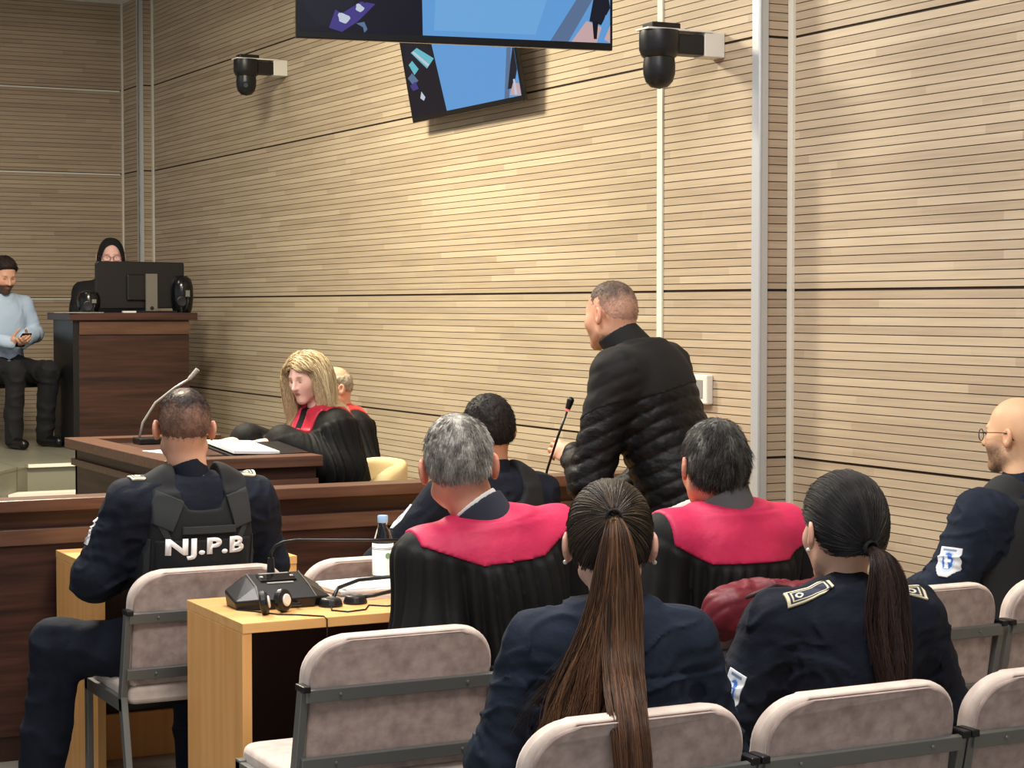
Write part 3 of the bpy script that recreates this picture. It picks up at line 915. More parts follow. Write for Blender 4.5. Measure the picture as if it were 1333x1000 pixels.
    def shoes(s, m, h=0.008):
        for k in (-1, 1):
            hp, kn, an = s.leg[k]
            ft = kn - hp; ft[2] = 0
            ft = ft / np.linalg.norm(ft) if np.linalg.norm(ft) > 0.1 else A3((0, 1, 0))
            sh = Shape()
            sh.cone(an + [0, 0, 0.03], an - [0, 0, 0.03], 0.050, 0.046, 0.02)
            sh.cone(an - [0, 0, 0.045] - ft * 0.03, an - [0, 0, 0.052] + ft * 0.15, 0.042, 0.036, 0.02)
            sh.cut(lambda P, z=an[2] - 0.09: z - P[:, 2], 0.004)
            sdf_obj('shoe', sh, m, s.root, h)
    # --- hair
    def hairline(s, P, pts):
        q = s.q(P)
        return q[:, 2] - np.interp(q[:, 1], [p[0] for p in pts], [p[1] for p in pts])
    def short_hair(s, tone, tone2, thick=0.010, line=((-0.11, -0.052), (-0.05, -0.045), (-0.025, -0.02), (-0.005, 0.028), (0.02, 0.02), (0.04, 0.048), (0.07, 0.07), (0.1, 0.082)),
                   fade=0.03, n=2500, length=0.016, h=0.004, noise=0.004, flow=(0, -0.5, 0.25), r=0.0009, patch=None, lump=0.0, up_amt=1.0, tonefn=None, swirl=0.0, rim=0.0):
        sk = s.skull(False); base = A3(S(tone)); alt = A3(S(tone2)); rng = np.random.default_rng(7 + int(thick * 1e4) + n)
        sh = Shape(); sh.lo, sh.hi = s.Hc - 0.15, s.Hc + 0.15
        def thickness(P):
            e = s.hairline(P, line); t = thick * sstep(-0.002, fade, e)
            if rim: t = t + rim * sstep(-0.003, 0.004, e)
            if patch is not None: t = t * (1 - patch(s.q(P)))
            return t, e
        def f(P):
            d = sk(P); t, e = thickness(P)
            nz = noise * (0.6 * vnoise(P * 60, 2) + 0.6 * vnoise(P * 130, 4)) + lump * vnoise(P * 24, 9)
            return np.maximum(d - t + nz * sstep(0, 0.02, e) + 0.0015, -(e + 0.002))
        sh.add(f)
        def colr(v):
            w = np.clip(0.5 + 0.6 * vnoise(v * 55, 6) + 0.4 * vnoise(v * 150, 8), 0, 1)
            if tonefn is not None: w = tonefn(s.q(v), w)
            return base * (1 - w[:, None]) + alt * w[:, None]
        o = None
        v, fc = nets(sh, sh.lo, sh.hi, h)
        parts = [(v, fc, colr(v))]
        d = sk(v); keep = np.nonzero((d > -0.002) & (s.hairline(v, line) > -0.001))[0]
        if n and len(keep):
            ids = keep[rng.integers(0, len(keep), n)]
            P = v[ids] + rng.normal(0, 0.0015, (n, 3)); N = grad(sk, P)
            fl = s.M @ A3(flow)
            e = s.hairline(P, line)
            tg = P - s.hl((0.005, -0.055, 0.118)); tg -= N * (tg * N).sum(1, keepdims=True); tg /= np.maximum(np.linalg.norm(tg, axis=1, keepdims=True), 1e-6)
            D = N * (0.30 * up_amt) + tg * 0.9 + fl * 0.3 + rng.normal(0, 0.15, (n, 3)) + (0.45 * vnoise(P * 45, 12))[:, None] * np.cross(N, tg)
            if swirl:
                ax = s.hl((0.0, -0.06, 0.12)); tq = P - ax; D += np.cross(tq, s.M[:, 2]) * swirl
            D /= np.linalg.norm(D, axis=1, keepdims=True)
            L = length * rng.uniform(0.5, 1.2, n) * (0.35 + 0.65 * sstep(0, 0.05, e))
            if patch is not None: L *= (1 - patch(s.q(P)) * 0.9)
            tt = np.linspace(0, 1, 4)
            paths = P[:, None] - N[:, None] * 0.002 + D[:, None] * (L[:, None] * tt[None])[..., None] - s.M[:, 2] * (0.35 * L[:, None] * tt[None] ** 2)[..., None]
            w = np.clip(0.5 + 0.6 * vnoise(P * 55, 6) + rng.normal(0, 0.25, n), 0, 1)
            if tonefn is not None: w = tonefn(s.q(P), w)
            parts.append(strands_mesh(paths, r, r * 0.35, base * (1 - w[:, None]) + alt * w[:, None]))
        V, F, C = join_meshes(parts)
        return link('hair', mesh_from('hair', V, F, C), M['hair_shell'], s.root)

def march(fn, o, dirn, n=40):
    """move points o along dirn until they meet the surface"""
    P = o.copy(); dirn = A3(dirn)
    for _ in range(n): P = P + dirn * np.clip(fn(P), -0.02, 0.02)[:, None] * 0.8
    return P

def decal(name, fn, origin, u, v, w, hgt, color, parent, m=None, n=(40, 40), inside=None, off=0.003, direction=None, flap=None):
    """a thin cloth badge laid on the surface: (a, b) in -1..1 run along u and v"""
    u, v = A3(u), A3(v); u /= np.linalg.norm(u); v /= np.linalg.norm(v)
    dn = np.cross(u, v) if direction is None else A3(direction)
    dn = dn / np.linalg.norm(dn)
    a = np.linspace(-1, 1, n[0]); b = np.linspace(-1, 1, n[1]); Ag, Bg = np.meshgrid(a, b, indexing='ij')
    P = A3(origin) + Ag.ravel()[:, None] * u * w / 2 + Bg.ravel()[:, None] * v * hgt / 2
    P = march(fn, P - dn * 0.06, dn)
    ab = np.stack([Ag.ravel(), Bg.ravel()], 1)
    idx = np.arange(n[0] * n[1]).reshape(n)
    Q = np.stack([idx[:-1, :-1], idx[1:, :-1], idx[1:, 1:], idx[:-1, 1:]], -1).reshape(-1, 4)
    if inside is not None:
        ok = inside(ab[:, 0], ab[:, 1]); Q = Q[ok[Q].all(1)]
    top = P - dn * off; bot = P + dn * 0.001
    nV = len(P)
    ed = {}
    for q in Q:
        for i in range(4): ed[(q[i], q[(i + 1) % 4])] = 1
    rim = [(i, j, j + nV, i + nV) for (i, j) in ed if (j, i) not in ed]
    F = np.concatenate([Q[:, ::-1], Q + nV, np.array(rim).reshape(-1, 4)])
    C = np.concatenate([color(ab[:, 0], ab[:, 1])] * 2)
    return link(name, mesh_from(name, np.concatenate([top, bot]), F, C, smooth=False), m or M['vcol'], parent)

def pick(a, rules, base):
    c = np.tile(A3(S(base)), (len(a), 1))
    for mask, rgb in rules: c[mask] = S(rgb)
    return c

def emblem_patch(p, fn, origin, u, v, w, hgt, direction, name='sleeve_patch'):
    """white shield with a blue device"""
    def ins(a, b): return (np.abs(a) < np.where(b > -0.35, 0.97, 0.97 - (-0.35 - b) * 0.9)) & (np.abs(b) < 0.98)
    def col(a, b):
        return pick(a, [((np.hypot(a * 1.35, (b - 0.02) * 1.2) < 0.82), (198, 212, 232)), (np.hypot(a * 1.5, (b - 0.05) * 1.3) < 0.70, (58, 108, 186)),
                        ((np.abs(a - 0.1 - 0.25 * b) < 0.16) & (np.abs(b) < 0.42), (226, 232, 240)), ((np.abs(b - 0.1) < 0.1) & (np.abs(a) < 0.3), (226, 232, 240)),
                        ((np.abs(b - 0.78) < 0.08) & (np.abs(a) < 0.6), (120, 140, 170))], (228, 232, 238))
    return decal(name, fn, origin, u, v, w, hgt, col, p.root, inside=ins, direction=direction, n=(36, 44))

def dark_hair_color(tone, tone2, seed, n):
    rng = np.random.default_rng(seed)
    w = rng.random(n) ** 2.0
    return A3(S(tone)) * (1 - w[:, None]) + A3(S(tone2)) * w[:, None]
# ------------------------------------------------------------------ people
NAVY_T = (24, 24, 30)

def shoulder_board(p, side, fn, uc=(0.10, -0.01, 1.10), w=0.055, L=0.12, name='shoulder_board', full=True, tilt=None):
    """stiff navy board with a pale double border and a small round device"""
    def col(a, b):
        return pick(a, [((np.abs(a) > 0.80) | (b > 0.88) | (b < -0.88), (222, 214, 180)), ((np.abs(a) < 0.68) & (np.abs(b) < 0.78) & ((np.abs(a) > 0.56) | (np.abs(b) > 0.70)), (214, 206, 172)),
                        ((np.abs(np.hypot(a * 0.5, (b - 0.42) * 1.05) - 0.15) < 0.045), (226, 220, 196))], (36, 40, 64))
    R = p.R
    v = p.shd[side] - p.up((0, -0.01, 1.05)); v = v / np.linalg.norm(v)
    o = p.up((side * uc[0], uc[1], uc[2]))
    u = np.cross(v, R[:, 2])
    return decal(name, fn, o, u, v, w, L, col, p.root, direction=tilt if tilt is not None else -np.cross(u, v) * np.sign(np.cross(u, v)[2]), n=(40, 60), off=0.007,
                 inside=lambda a, b: np.abs(a) < np.where(b < -0.6, 1.0 - (-0.6 - b) * 0.8, 1.1))

# 1 --- officer with the lettered vest
p = Person('seated officer with a bald spot, back turned, in the black vest lettered NJ.P.B', (1.90, 5.90, 0), 0.0, head=(-0.30, -0.06, 0.02), head_off=(-0.012, 0.0, 0.0), build=1.0,
           arms={-1: ((-0.295, 0.03, 0.775), (-0.13, 0.28, 0.745)), 1: ((0.275, 0.06, 0.785), (0.12, 0.30, 0.745))},
           legs={-1: ((-0.10, 0.02, 0.53), (-0.37, 0.19, 0.545), (-0.44, 0.22, 0.09)), 1: ((0.09, 0.02, 0.53), (0.12, 0.36, 0.53), (0.12, 0.33, 0.09))}, skin=(206, 156, 130), sh=0.19)
p.body(0.0055)
p.top('jacket', M['navy'], grow=0.018, arm=(0.080, 0.070, 0.050), h=0.007, fold=0.011, seed=3)
p.ring('collar', M['navy'])
tor = p.torso(0.036)
def strap_cut(P, p=p):
    q = (P - p.up((0, 0, 0.53))) @ p.R + A3((0, 0, 0.53)); ax = np.abs(q[:, 0])
    arm = np.where(q[:, 2] > 0.80, ax - np.interp(q[:, 2], [0.80, 0.86, 0.95, 1.2], [0.205, 0.172, 0.158, 0.165]), -1)
    neck = np.where(q[:, 2] > 0.985, np.interp(q[:, 2], [0.985, 1.02, 1.2], [0.045, 0.068, 0.075]) - ax, -1)
    return np.maximum(arm, neck)
vs = Shape(); vs.loft(p.torso(0.034, zmax=1.05), 0)
for k in (-1, 1):
    vs.cone(p.up((k * 0.075, -0.02, 1.045)), p.up((k * 0.15, -0.015, 1.01)), 0.078, 0.07, 0.03)
vs.cut(lambda P: np.maximum(strap_cut(P), 0.575 - P[:, 2]), 0.006)
vs.mod(lambda P, d: d + 0.0025 * vnoise(P * 16, 5))
vest = sdf_obj('vest', vs, M['vest_black'], p.root, 0.0065)
def vdecal(name, c, w, h, m, roll=0.0, off=0.004, rgb=(0, 0, 0), n=(24, 24), z=None, inside=None):
    u = A3((math.cos(roll), 0, math.sin(roll))); v = A3((-math.sin(roll), 0, math.cos(roll)))
    o = decal(name, vs, (c[0], -0.32, c[1]), u, v, w, h, lambda a, b: pick(a, [], (40, 40, 40)), p.root, m=m, n=n, off=off, direction=(0, 1, 0), inside=inside)
    o.parent = vest
    return o
vdecal('shoulder_strap', (-0.122, 0.985), 0.085, 0.10, M['vest_grey'], roll=-0.42, off=0.008)
vdecal('shoulder_strap', (0.122, 0.985), 0.080, 0.105, M['vest_grey'], roll=0.25, off=0.008)
vdecal('back_panel', (0.0, 0.80), 0.30, 0.19, M['vest_black'], off=0.007)
vdecal('drag_handle', (0.01, 0.925), 0.17, 0.022, M['vest_grey'], off=0.012)
vdecal('edge_binding', (-0.115, 0.90), 0.018, 0.12, M['vest_grey'], roll=0.45, off=0.005)
vdecal('edge_binding', (0.115, 0.90), 0.018, 0.12, M['vest_grey'], roll=-0.45, off=0.005)
vdecal('edge_binding', (-0.170, 0.80), 0.014, 0.20, M['vest_grey'], off=0.004)
vdecal('edge_binding', (0.170, 0.80), 0.014, 0.20, M['vest_grey'], off=0.004)
def lettering(txt, c, height, width, parent, fn, m):
    cu = bpy.data.curves.new('lettering', 'FONT'); cu.body = txt; cu.offset = 0.045; cu.resolution_u = 6; cu.space_character = 1.08
    tmp = bpy.data.objects.new('lettering', cu); COL.objects.link(tmp)
    dg = bpy.context.evaluated_depsgraph_get(); me = bpy.data.meshes.new_from_object(tmp.evaluated_get(dg))
    bpy.data.objects.remove(tmp); bpy.data.curves.remove(cu)
    bm = bmesh.new(); bm.from_mesh(me)
    xs = [v.co.x for v in bm.verts]; ys = [v.co.y for v in bm.verts]
    sx, sy = width / (max(xs) - min(xs)), height / (max(ys) - min(ys)); mx_, my_ = (max(xs) + min(xs)) / 2, (max(ys) + min(ys)) / 2
    P = np.array([(c[0] + (v.co.x - mx_) * sx, -0.30, c[1] + (v.co.y - my_) * sy) for v in bm.verts])
    P = march(fn, P, (0, 1, 0)); P[:, 1] -= 0.0105
    for v, q in zip(bm.verts, P): v.co = q
    r = bmesh.ops.extrude_face_region(bm, geom=bm.faces[:])
    for e in r['geom']:
        if isinstance(e, bmesh.types.BMVert): e.co.y += 0.002
    return obj('lettering', bm, m, parent)
lettering('NJ.P.B', (0.0, 0.868), 0.066, 0.250, vest, vs, M['white_print'])
for k in (-1, 1):
    shoulder_board(p, k, p.top_fn, (0.165, -0.02, 1.12), 0.05, 0.09)
o = decal('sleeve_patch', p.top_fn, p.shd[-1] + A3((-0.16, 0.045, -0.06)), (0, 1, 0), (0.35, 0, 1), 0.06, 0.09, lambda a, b: pick(a, [], (232, 234, 238)), p.root, direction=(1, -0.1, -0.3))
p.trousers(M['navy'], r=(0.098, 0.078, 0.066)); p.shoes(M['shoe'])
bm = nb()
lathe(bm, [(0.172, 0.60), (0.176, 0.60), (0.176, 0.645), (0.172, 0.645)], n=40)
for v in bm.verts: v.co.y *= 0.80
for x, y in ((-0.165, 0.02), (-0.15, -0.06), (0.15, -0.06)): box(bm, (x, y, 0.60), (0.045, 0.05, 0.09))
obj('duty_belt', bm, M['vest_black'], p.root, bevel=0.004)
spot = lambda q: np.exp(-((q[:, 0] + 0.012) ** 2 + (q[:, 1] + 0.055) ** 2) / 0.017 ** 2) * (q[:, 2] > 0.05)
def fade_tone(q, w):
    return np.clip(sstep(0.075, 0.015, q[:, 2] + 0.25 * q[:, 1]) * 0.75 + (w - 0.5) * 0.4 + spot(q), 0, 1)
p.short_hair((36, 28, 26), (126, 96, 82), 0.0065, fade=0.075, n=5200, length=0.008, noise=0.0015, patch=spot, tonefn=fade_tone, r=0.0007)

# 2 --- dark haired officer
p = Person('seated officer with short black hair, mostly hidden behind the grey haired man', (2.965, 5.93, 0), 0.05, scale=0.97, head=(-0.12, -0.06, 0.0), head_off=(0, 0, -0.005),
           arms={-1: ((-0.37, 0.10, 0.775), (-0.2, 0.33, 0.745)), 1: ((0.26, 0.10, 0.77), (0.13, 0.32, 0.745))}, skin=(196, 148, 122), sh=0.185)
p.body(0.007)
p.top('jacket', M['navy'], grow=0.018, arm=(0.076, 0.062, 0.048), seed=5)
p.ring('collar', M['navy'])
vs2 = Shape(); vs2.loft(p.torso(0.034, zmax=1.05), 0)
for k in (-1, 1): vs2.cone(p.up((k * 0.075, -0.02, 1.045)), p.up((k * 0.15, -0.015, 1.01)), 0.078, 0.07, 0.03)
vs2.cut(lambda P, p=p: np.maximum(strap_cut(P, p), 0.575 - P[:, 2]), 0.006)
sdf_obj('vest', vs2, M['vest_black'], p.root, 0.009)
emblem_patch(p, p.top_fn, p.shd[-1] + A3((-0.16, 0.07, -0.05)), (0, 1, 0), (0.4, 0, 1), 0.06, 0.10, (1, -0.2, -0.25))
p.trousers(M['navy']); p.shoes(M['shoe'])
p.short_hair((20, 18, 18), (34, 30, 29), 0.012, fade=0.035, n=2600, length=0.012, noise=0.003,
             line=((-0.11, -0.062), (-0.05, -0.052), (-0.025, -0.02), (-0.005, 0.028), (0.02, 0.02), (0.04, 0.048), (0.07, 0.07), (0.1, 0.082)))

# 3 --- standing man in the black padded jacket
p = Person('man standing and leaning forward in a black padded jacket, hand at a slim microphone', (3.785, 5.98, 0), 0.55, stand=True, lean=0.42, side=-0.04, head=(-0.20, -0.12, 0.0), head_off=(0, 0.0, 0.0), build=1.04,
           arms={-1: ((-0.285, 0.245, 0.985), (-0.150, 0.380, 1.065)), 1: ((0.26, 0.18, 1.03), (0.12, 0.42, 0.86))}, skin=(214, 162, 134), sh=0.185)
p.hand(-1, (0.22, 0.93, 0.22), (0.75, -0.15, -0.55), curl=(0.5, 0.7, 0.85, 1.0), thumb=0.9)
p.hand(1, (-0.3, 0.9, -0.45), (0, -0.4, -0.9), curl=(0.2, 0.25, 0.3, 0.3))
p.body(0.0045, face=lambda q, paint, front: (paint(front * sstep(1, 0.6, np.hypot((np.abs(q[:, 0]) - 0.032) / 0.02, (q[:, 2] - 0.028) / 0.005)) * 0.6, (96, 68, 54)),
                                            paint((q[:, 1] > 0.01) * sstep(-0.035, -0.065, q[:, 2]) * sstep(-0.15, -0.11, q[:, 2]) * 0.30, (120, 92, 82))))
def puff(P, d, p=p):
    near = np.abs(d) < 0.06
    Q = P[near]; q = (Q - p.up((0, 0, 0.53))) @ p.R + A3((0, 0, 0.53))
    w = sstep(0.885, 0.855, q[:, 2]) ; arm = sstep(0.20, 0.235, np.abs(q[:, 0]))
    ph = q[:, 2] + 0.016 * vnoise(Q * 5, 4) + 0.06 * np.abs(q[:, 0]) - 0.03 * q[:, 0]
    pitch = 0.052
    baf = np.abs(np.sin(np.pi * ph / pitch)) ** 0.55
    wr = 0.6 * vnoise(Q * [26, 26, 44], 8) + 0.5 * vnoise(Q * [50, 50, 70], 9)
    d = d.copy(); d[near] = d[near] - (0.0075 * baf - 0.004) * np.maximum(w, arm * 0.8) + 0.0042 * wr * np.maximum(w, arm * 0.8) + 0.002 * vnoise(Q * 12, 3)
    return d
jk = p.top('padded_jacket', M['puffer'], grow=0.034, arm=(0.088, 0.076, 0.058), h=0.006, zmin=0.46, fold=0.0, mod=puff, cuff=0.02, trap=0.058)
yk = Shape(); tf = p.top_fn; yk.lo, yk.hi = tf.lo, tf.hi
yk.add(lambda P, p=p: np.maximum(tf(P) - 0.0035, 0.872 + 0.06 * ((P - p.up((0, 0, 0.53))) @ p.R)[:, 0] + 0.25 * np.maximum(np.abs(((P - p.up((0, 0, 0.53))) @ p.R)[:, 0]) - 0.15, 0) - (((P - p.up((0, 0, 0.53))) @ p.R)[:, 2] + 0.53)))
o = sdf_obj('yoke', yk, M['puffer_yoke'], p.root, 0.0075); o.parent = jk
p.ring('collar', M['puffer_yoke'], 0.092, 0.076, 1.02, 1.155, th=0.013, lift=-0.012, h=0.0055)
hem = Shape(); hem.loft(p.torso(0.044, zmin=0.41, zmax=0.58), 0)
hem.C0 = 0
hem.cut(lambda P: (P - p.up((0, 0, 0.484))) @ p.R[:, 2], 0.004)
sdf_obj('shirt_hem', hem, M['white_cloth'], p.root, 0.007)
p.trousers(M['trousers_black'], zmax=0.52, r=(0.088, 0.07, 0.058)); p.shoes(M['shoe'])
bz = ((-0.11, -0.070), (-0.05, -0.055), (-0.025, -0.02), (-0.005, 0.028), (0.02, 0.0), (0.035, 0.03), (0.06, 0.06), (0.1, 0.078))
p.short_hair((82, 69, 62), (186, 146, 126), 0.0035, fade=0.10, n=5000, length=0.006, noise=0.0008, r=0.0006, line=bz,
             tonefn=lambda q, w: np.clip(sstep(0.085, 0.01, q[:, 2] + 0.10 * q[:, 1]) * 0.9 + (w - 0.5) * 0.35, 0, 1))

# gowns -------------------------------------------------------------
def gown(p, seed, yoke_z=0.975, half=0.09, slope=0.47, pleats=44, red=None, sleeves=(0.085, 0.105, 0.09), grow=0.036, h=0.0065, front_band=True, back=True, floor_z=0.42):
    def loc(P): return (P - p.up((0, 0, 0.53))) @ p.R + A3((0, 0, 0.53))
    def yline(q): return yoke_z + slope * np.maximum(np.abs(q[:, 0]) - half, 0)
    def md(P, d):
        near = np.abs(d) < 0.07
        Q = P[near]; q = loc(Q)
        drop = yline(q) - q[:, 2]
        th = np.arctan2(q[:, 0], -q[:, 1] + 0.10)
        a = sstep(-0.005, 0.03, drop) * (0.010 + 0.015 * sstep(0.0, 0.3, drop)) * sstep(0.20, 0.08, q[:, 1])
        ph = th * pleats / 1.7 + 2.2 * vnoise(Q * [5, 5, 1.6], seed) + 0.9 * vnoise(Q * [12, 12, 3], seed + 2)
        f = (1 - 2 * np.abs(np.sin(ph * 0.8)) ** 1.25) * 0.6 + 0.55 * np.sin(ph * 0.37 + 1.0 + vnoise(Q * 4, seed + 8)) + 0.3 * vnoise(Q * [7, 7, 4], seed + 4)
        a = a * (0.6 + 0.4 * sstep(0.27, 0.19, np.abs(q[:, 0])))
        d = d.copy(); d[near] = d[near] + a * f + 0.003 * vnoise(Q * 11, seed + 6) - 0.004 * sstep(0.0, 0.02, drop)
        return d
    def ex(sh):
        sh.cone(p.up((0, 0.0, 0.84)), (0, 0.02, floor_z + 0.06), 0.16, 0.21, 0.08)
    g = p.top('gown', M['robe_black'], grow=grow, arm=sleeves, h=h, zmin=0.50, fold=0.0, mod=md, cuff=0.02, trap=0.062, extra=ex)
    fn = p.top_fn; y = Shape(); y.lo, y.hi = fn.lo, fn.hi
    def reg(P):
        q = loc(P)
        front = np.where(q[:, 1] > 0.02, np.abs(q[:, 0]) - 0.085, 1)
        back_ = yline(q) - q[:, 2]
        lim = np.abs(q[:, 0]) - 0.235
        return np.maximum(np.maximum(fn(P) - 0.005, np.where(q[:, 1] > 0.03, np.minimum(front, back_ + 0.03), back_)), lim) if back else np.maximum(fn(P) - 0.005, np.maximum(np.maximum(np.where(q[:, 1] > 0.0, np.abs(np.abs(q[:, 0]) - 0.070) - 0.034, 1), 0.62 - q[:, 2]), q[:, 1] - 0.16))
    y.add(reg)
    o = sdf_obj('red_yoke', y, red or M['robe_red'], p.root, 0.0065); o.parent = g
    return g

# 4 --- grey haired man
p = Person('seated grey haired man in a black gown with crimson yoke, behind the water bottle', (2.36, 4.635, 0), 0.0, scale=0.975, hs=1.11, side=-0.10, head=(-0.42, -0.06, -0.08), head_off=(-0.055, 0.01, -0.008), build=1.02,
           arms={-1: ((-0.238, -0.04, 0.765), (-0.10, 0.18, 0.80)), 1: ((0.27, 0.02, 0.775), (0.12, 0.24, 0.80))}, skin=(208, 150, 126), sh=0.195)
p.body(0.0055)
gown(p, 21)
p.ring('collar', M['suit_navy'], 0.092, 0.083, 1.03, 1.118, th=0.009, lift=0.03, follow=0.5)
p.ring('shirt_collar', M['white_cloth'], 0.079, 0.071, 1.04, 1.130, th=0.008, h=0.0032, lift=0.025, follow=0.6)
p.trousers(M['trousers_black']); p.shoes(M['shoe'])
GL = ((-0.11, -0.048), (-0.06, -0.045), (-0.045, -0.035), (-0.032, 0.0), (-0.01, 0.034), (0.02, 0.02), (0.04, 0.045), (0.07, 0.07), (0.1, 0.082))
p.short_hair((88, 84, 80), (206, 202, 194), 0.011, line=GL, fade=0.05, n=9000, length=0.016, noise=0.003, r=0.0009, flow=(0, -0.35, -0.55), lump=0.002, swirl=2.5, up_amt=0.7,
             tonefn=lambda q, w: np.clip(w * 0.75 + 0.35 * sstep(0.03, -0.04, q[:, 2]) + 0.2 * sstep(0.05, 0.075, np.abs(q[:, 0])) - 0.12, 0, 1))

# 5 --- man with tousled dark grey hair
p = Person('seated man with tousled dark grey hair in a black gown with crimson yoke', (3.09, 4.68, 0), -0.02, scale=0.96, hs=1.10, head=(-0.20, -0.12, 0.05), head_off=(-0.03, 0.0, -0.03), build=1.03,
           arms={-1: ((-0.28, 0.0, 0.765), (-0.12, 0.22, 0.80)), 1: ((0.28, 0.0, 0.765), (0.12, 0.22, 0.80))}, skin=(206, 150, 124), sh=0.195)
p.body(0.006)
gown(p, 31, yoke_z=0.930, half=0.13, slope=0.55)
p.ring('collar', M['suit_grey'], 0.098, 0.086, 1.03, 1.13, th=0.012, lift=0.03, follow=0.5)
p.trousers(M['trousers_black']); p.shoes(M['shoe'])
p.short_hair((36, 35, 34), (122, 120, 116), 0.012, line=((-0.11, -0.085), (-0.05, -0.075), (-0.028, -0.035), (-0.012, 0.016), (0.02, 0.005), (0.04, 0.045), (0.07, 0.065), (0.1, 0.078)),
             fade=0.055, n=10000, length=0.027, noise=0.003, r=0.0008, flow=(0.1, -0.35, -0.5), lump=0.005, swirl=3.0, up_amt=0.8,
             tonefn=lambda q, w: np.clip((w - 0.25) * 0.9 + 0.5 * np.exp(-((q[:, 0] - 0.0) ** 2 + (q[:, 1] + 0.06) ** 2 + (q[:, 2] - 0.095) ** 2) / 0.03 ** 2) + 0.25 * sstep(-0.03, -0.07, q[:, 0]), 0, 1))

# long hair helper: strands grown from the scalp towards a tie, then a hanging tail
def slick(p, tie, tone, tone2, line, thick=0.012, n=2600, seed=1, h=0.0045, r=0.0010, sheen_fn=None):
    sk = p.skull(False); T = p.hl(tie); rng = np.random.default_rng(seed)
    sh = Shape(); sh.lo, sh.hi = p.Hc - 0.15, p.Hc + 0.15
    def f(P):
        e = p.hairline(P, line)
        return np.maximum(sk(P) - thick * sstep(-0.004, 0.02, e) - 0.001 + 0.0015 * vnoise(P * 40, 3), -(e + 0.002))
    sh.add(f)
    v, fc = nets(sh, sh.lo, sh.hi, h)
    cells = [(v, fc, np.tile(A3(S(tone)), (len(v), 1)))]
    keep = np.nonzero((sk(v) > 0.002) & (p.hairline(v, line) > -0.001))[0]
    P = v[keep[rng.integers(0, len(keep), n)]]
    s_ = np.linspace(0, 1, 12)[None, :, None]
    path = P[:, None] * (1 - s_) + T * s_
    flat = path.reshape(-1, 3)
    for _ in range(4):
        d = sk(flat); g = flat - p.Hc; g /= np.linalg.norm(g, axis=1, keepdims=True)
        flat = flat + g * (thick + 0.0015 - d)[:, None]
    path = flat.reshape(path.shape)
    path[:, -1] = T + rng.normal(0, 0.006, (n, 3))
    path += (rng.normal(0, 0.0012, (n, 1, 3)))
    cells.append(strands_mesh(path, r, r, dark_hair_color(tone, tone2, seed + 1, n)))
    return cells, T, rng

def tail(root, path, widths, n, rng, tone, tone2, r0=0.0012, r1=0.0005, wave=0.006, flat=0.6, collide=None, s=36, tip=None, lenvar=0.18, axis=(1, 0, 0), spread=None):
    """hanging bundle along a centre line; widths give the half spread at each centre point"""
    path = np.array(path, float); m = len(path); t = np.linspace(0, 1, s)
    ti = np.linspace(0, 1, m)
    def smooth(col): 
        y = np.interp(t, ti, col); k = max(3, s // (m + 1)) | 1
        pad = np.concatenate([[y[0]] * (k // 2), y, y[-1] + (y[-1] - y[-2]) * np.arange(1, k // 2 + 1)])
        return np.convolve(pad, np.ones(k) / k, 'valid')
    c = np.stack([smooth(path[:, i]) for i in range(3)], 1)
    w = smooth(np.array(widths)); w[0] = widths[0]; c[0] = path[0]
    ax = A3(axis); T = np.gradient(c, axis=0); T /= np.linalg.norm(T, axis=1, keepdims=True)
    dep = np.cross(T, ax); dep /= np.linalg.norm(dep, axis=1, keepdims=True)
    a = rng.uniform(0, 2 * np.pi, n); rr = np.sqrt(rng.random(n))
    ou, ov = rr * np.cos(a), rr * np.sin(a)
    end = 1 - lenvar * rng.random(n) ** 1.5
    tt = t[None] * end[:, None]
    ii = tt * (s - 1); i0 = np.clip(ii.astype(int), 0, s - 2); fr = (ii - i0)[..., None]
    C = c[i0] * (1 - fr) + c[i0 + 1] * fr; Wd = (w[i0] * (1 - fr[..., 0]) + w[i0 + 1] * fr[..., 0])
    D = dep[i0]
    ph, ph2 = rng.uniform(0, 6.28, (n, 1)), rng.uniform(0, 6.28, (n, 1))
    clump = np.floor(ou * 4.5 + 0.5 * np.sin(7 * a))
    cw = 0.45 * np.sin(2.1 * clump[:, None] + 4.5 * tt) * tt
    wv = wave * tt * (np.sin(ph + tt * 9) + 0.5 * np.sin(ph2 + tt * 23))
    X = C + ax * ((ou[:, None] + cw) * Wd + wv)[..., None] + D * ((ov[:, None] * flat) * np.minimum(Wd, 0.04) + 0.5 * wv)[..., None]
    if collide is not None:
        for fn, off in collide:
            q = X.reshape(-1, 3)
            for _ in range(2): q = push_out(fn, q, off)
            X = q.reshape(X.shape)
        for _ in range(3):
            Xp = np.concatenate([X[:, :1]] * 3 + [X] + [2 * X[:, -1:] - X[:, -2:-1]] * 3, 1)
            Y = sum(Xp[:, k:k + s] for k in range(7)) / 7; Y[:, 0] = X[:, 0]; Y[:, -1] = X[:, -1]; X = Y
    cols = dark_hair_color(tone, tone2, int(rng.integers(1e6)), n)
    k = (np.sin(clump * 5.1) * 0.38 + 1)[:, None]
    cols = cols * k
    tipc = None if tip is None else cols * 0.35 + A3(S(tip)) * 0.65 * k
    return strands_mesh(X, r0, r1, cols, tipc)

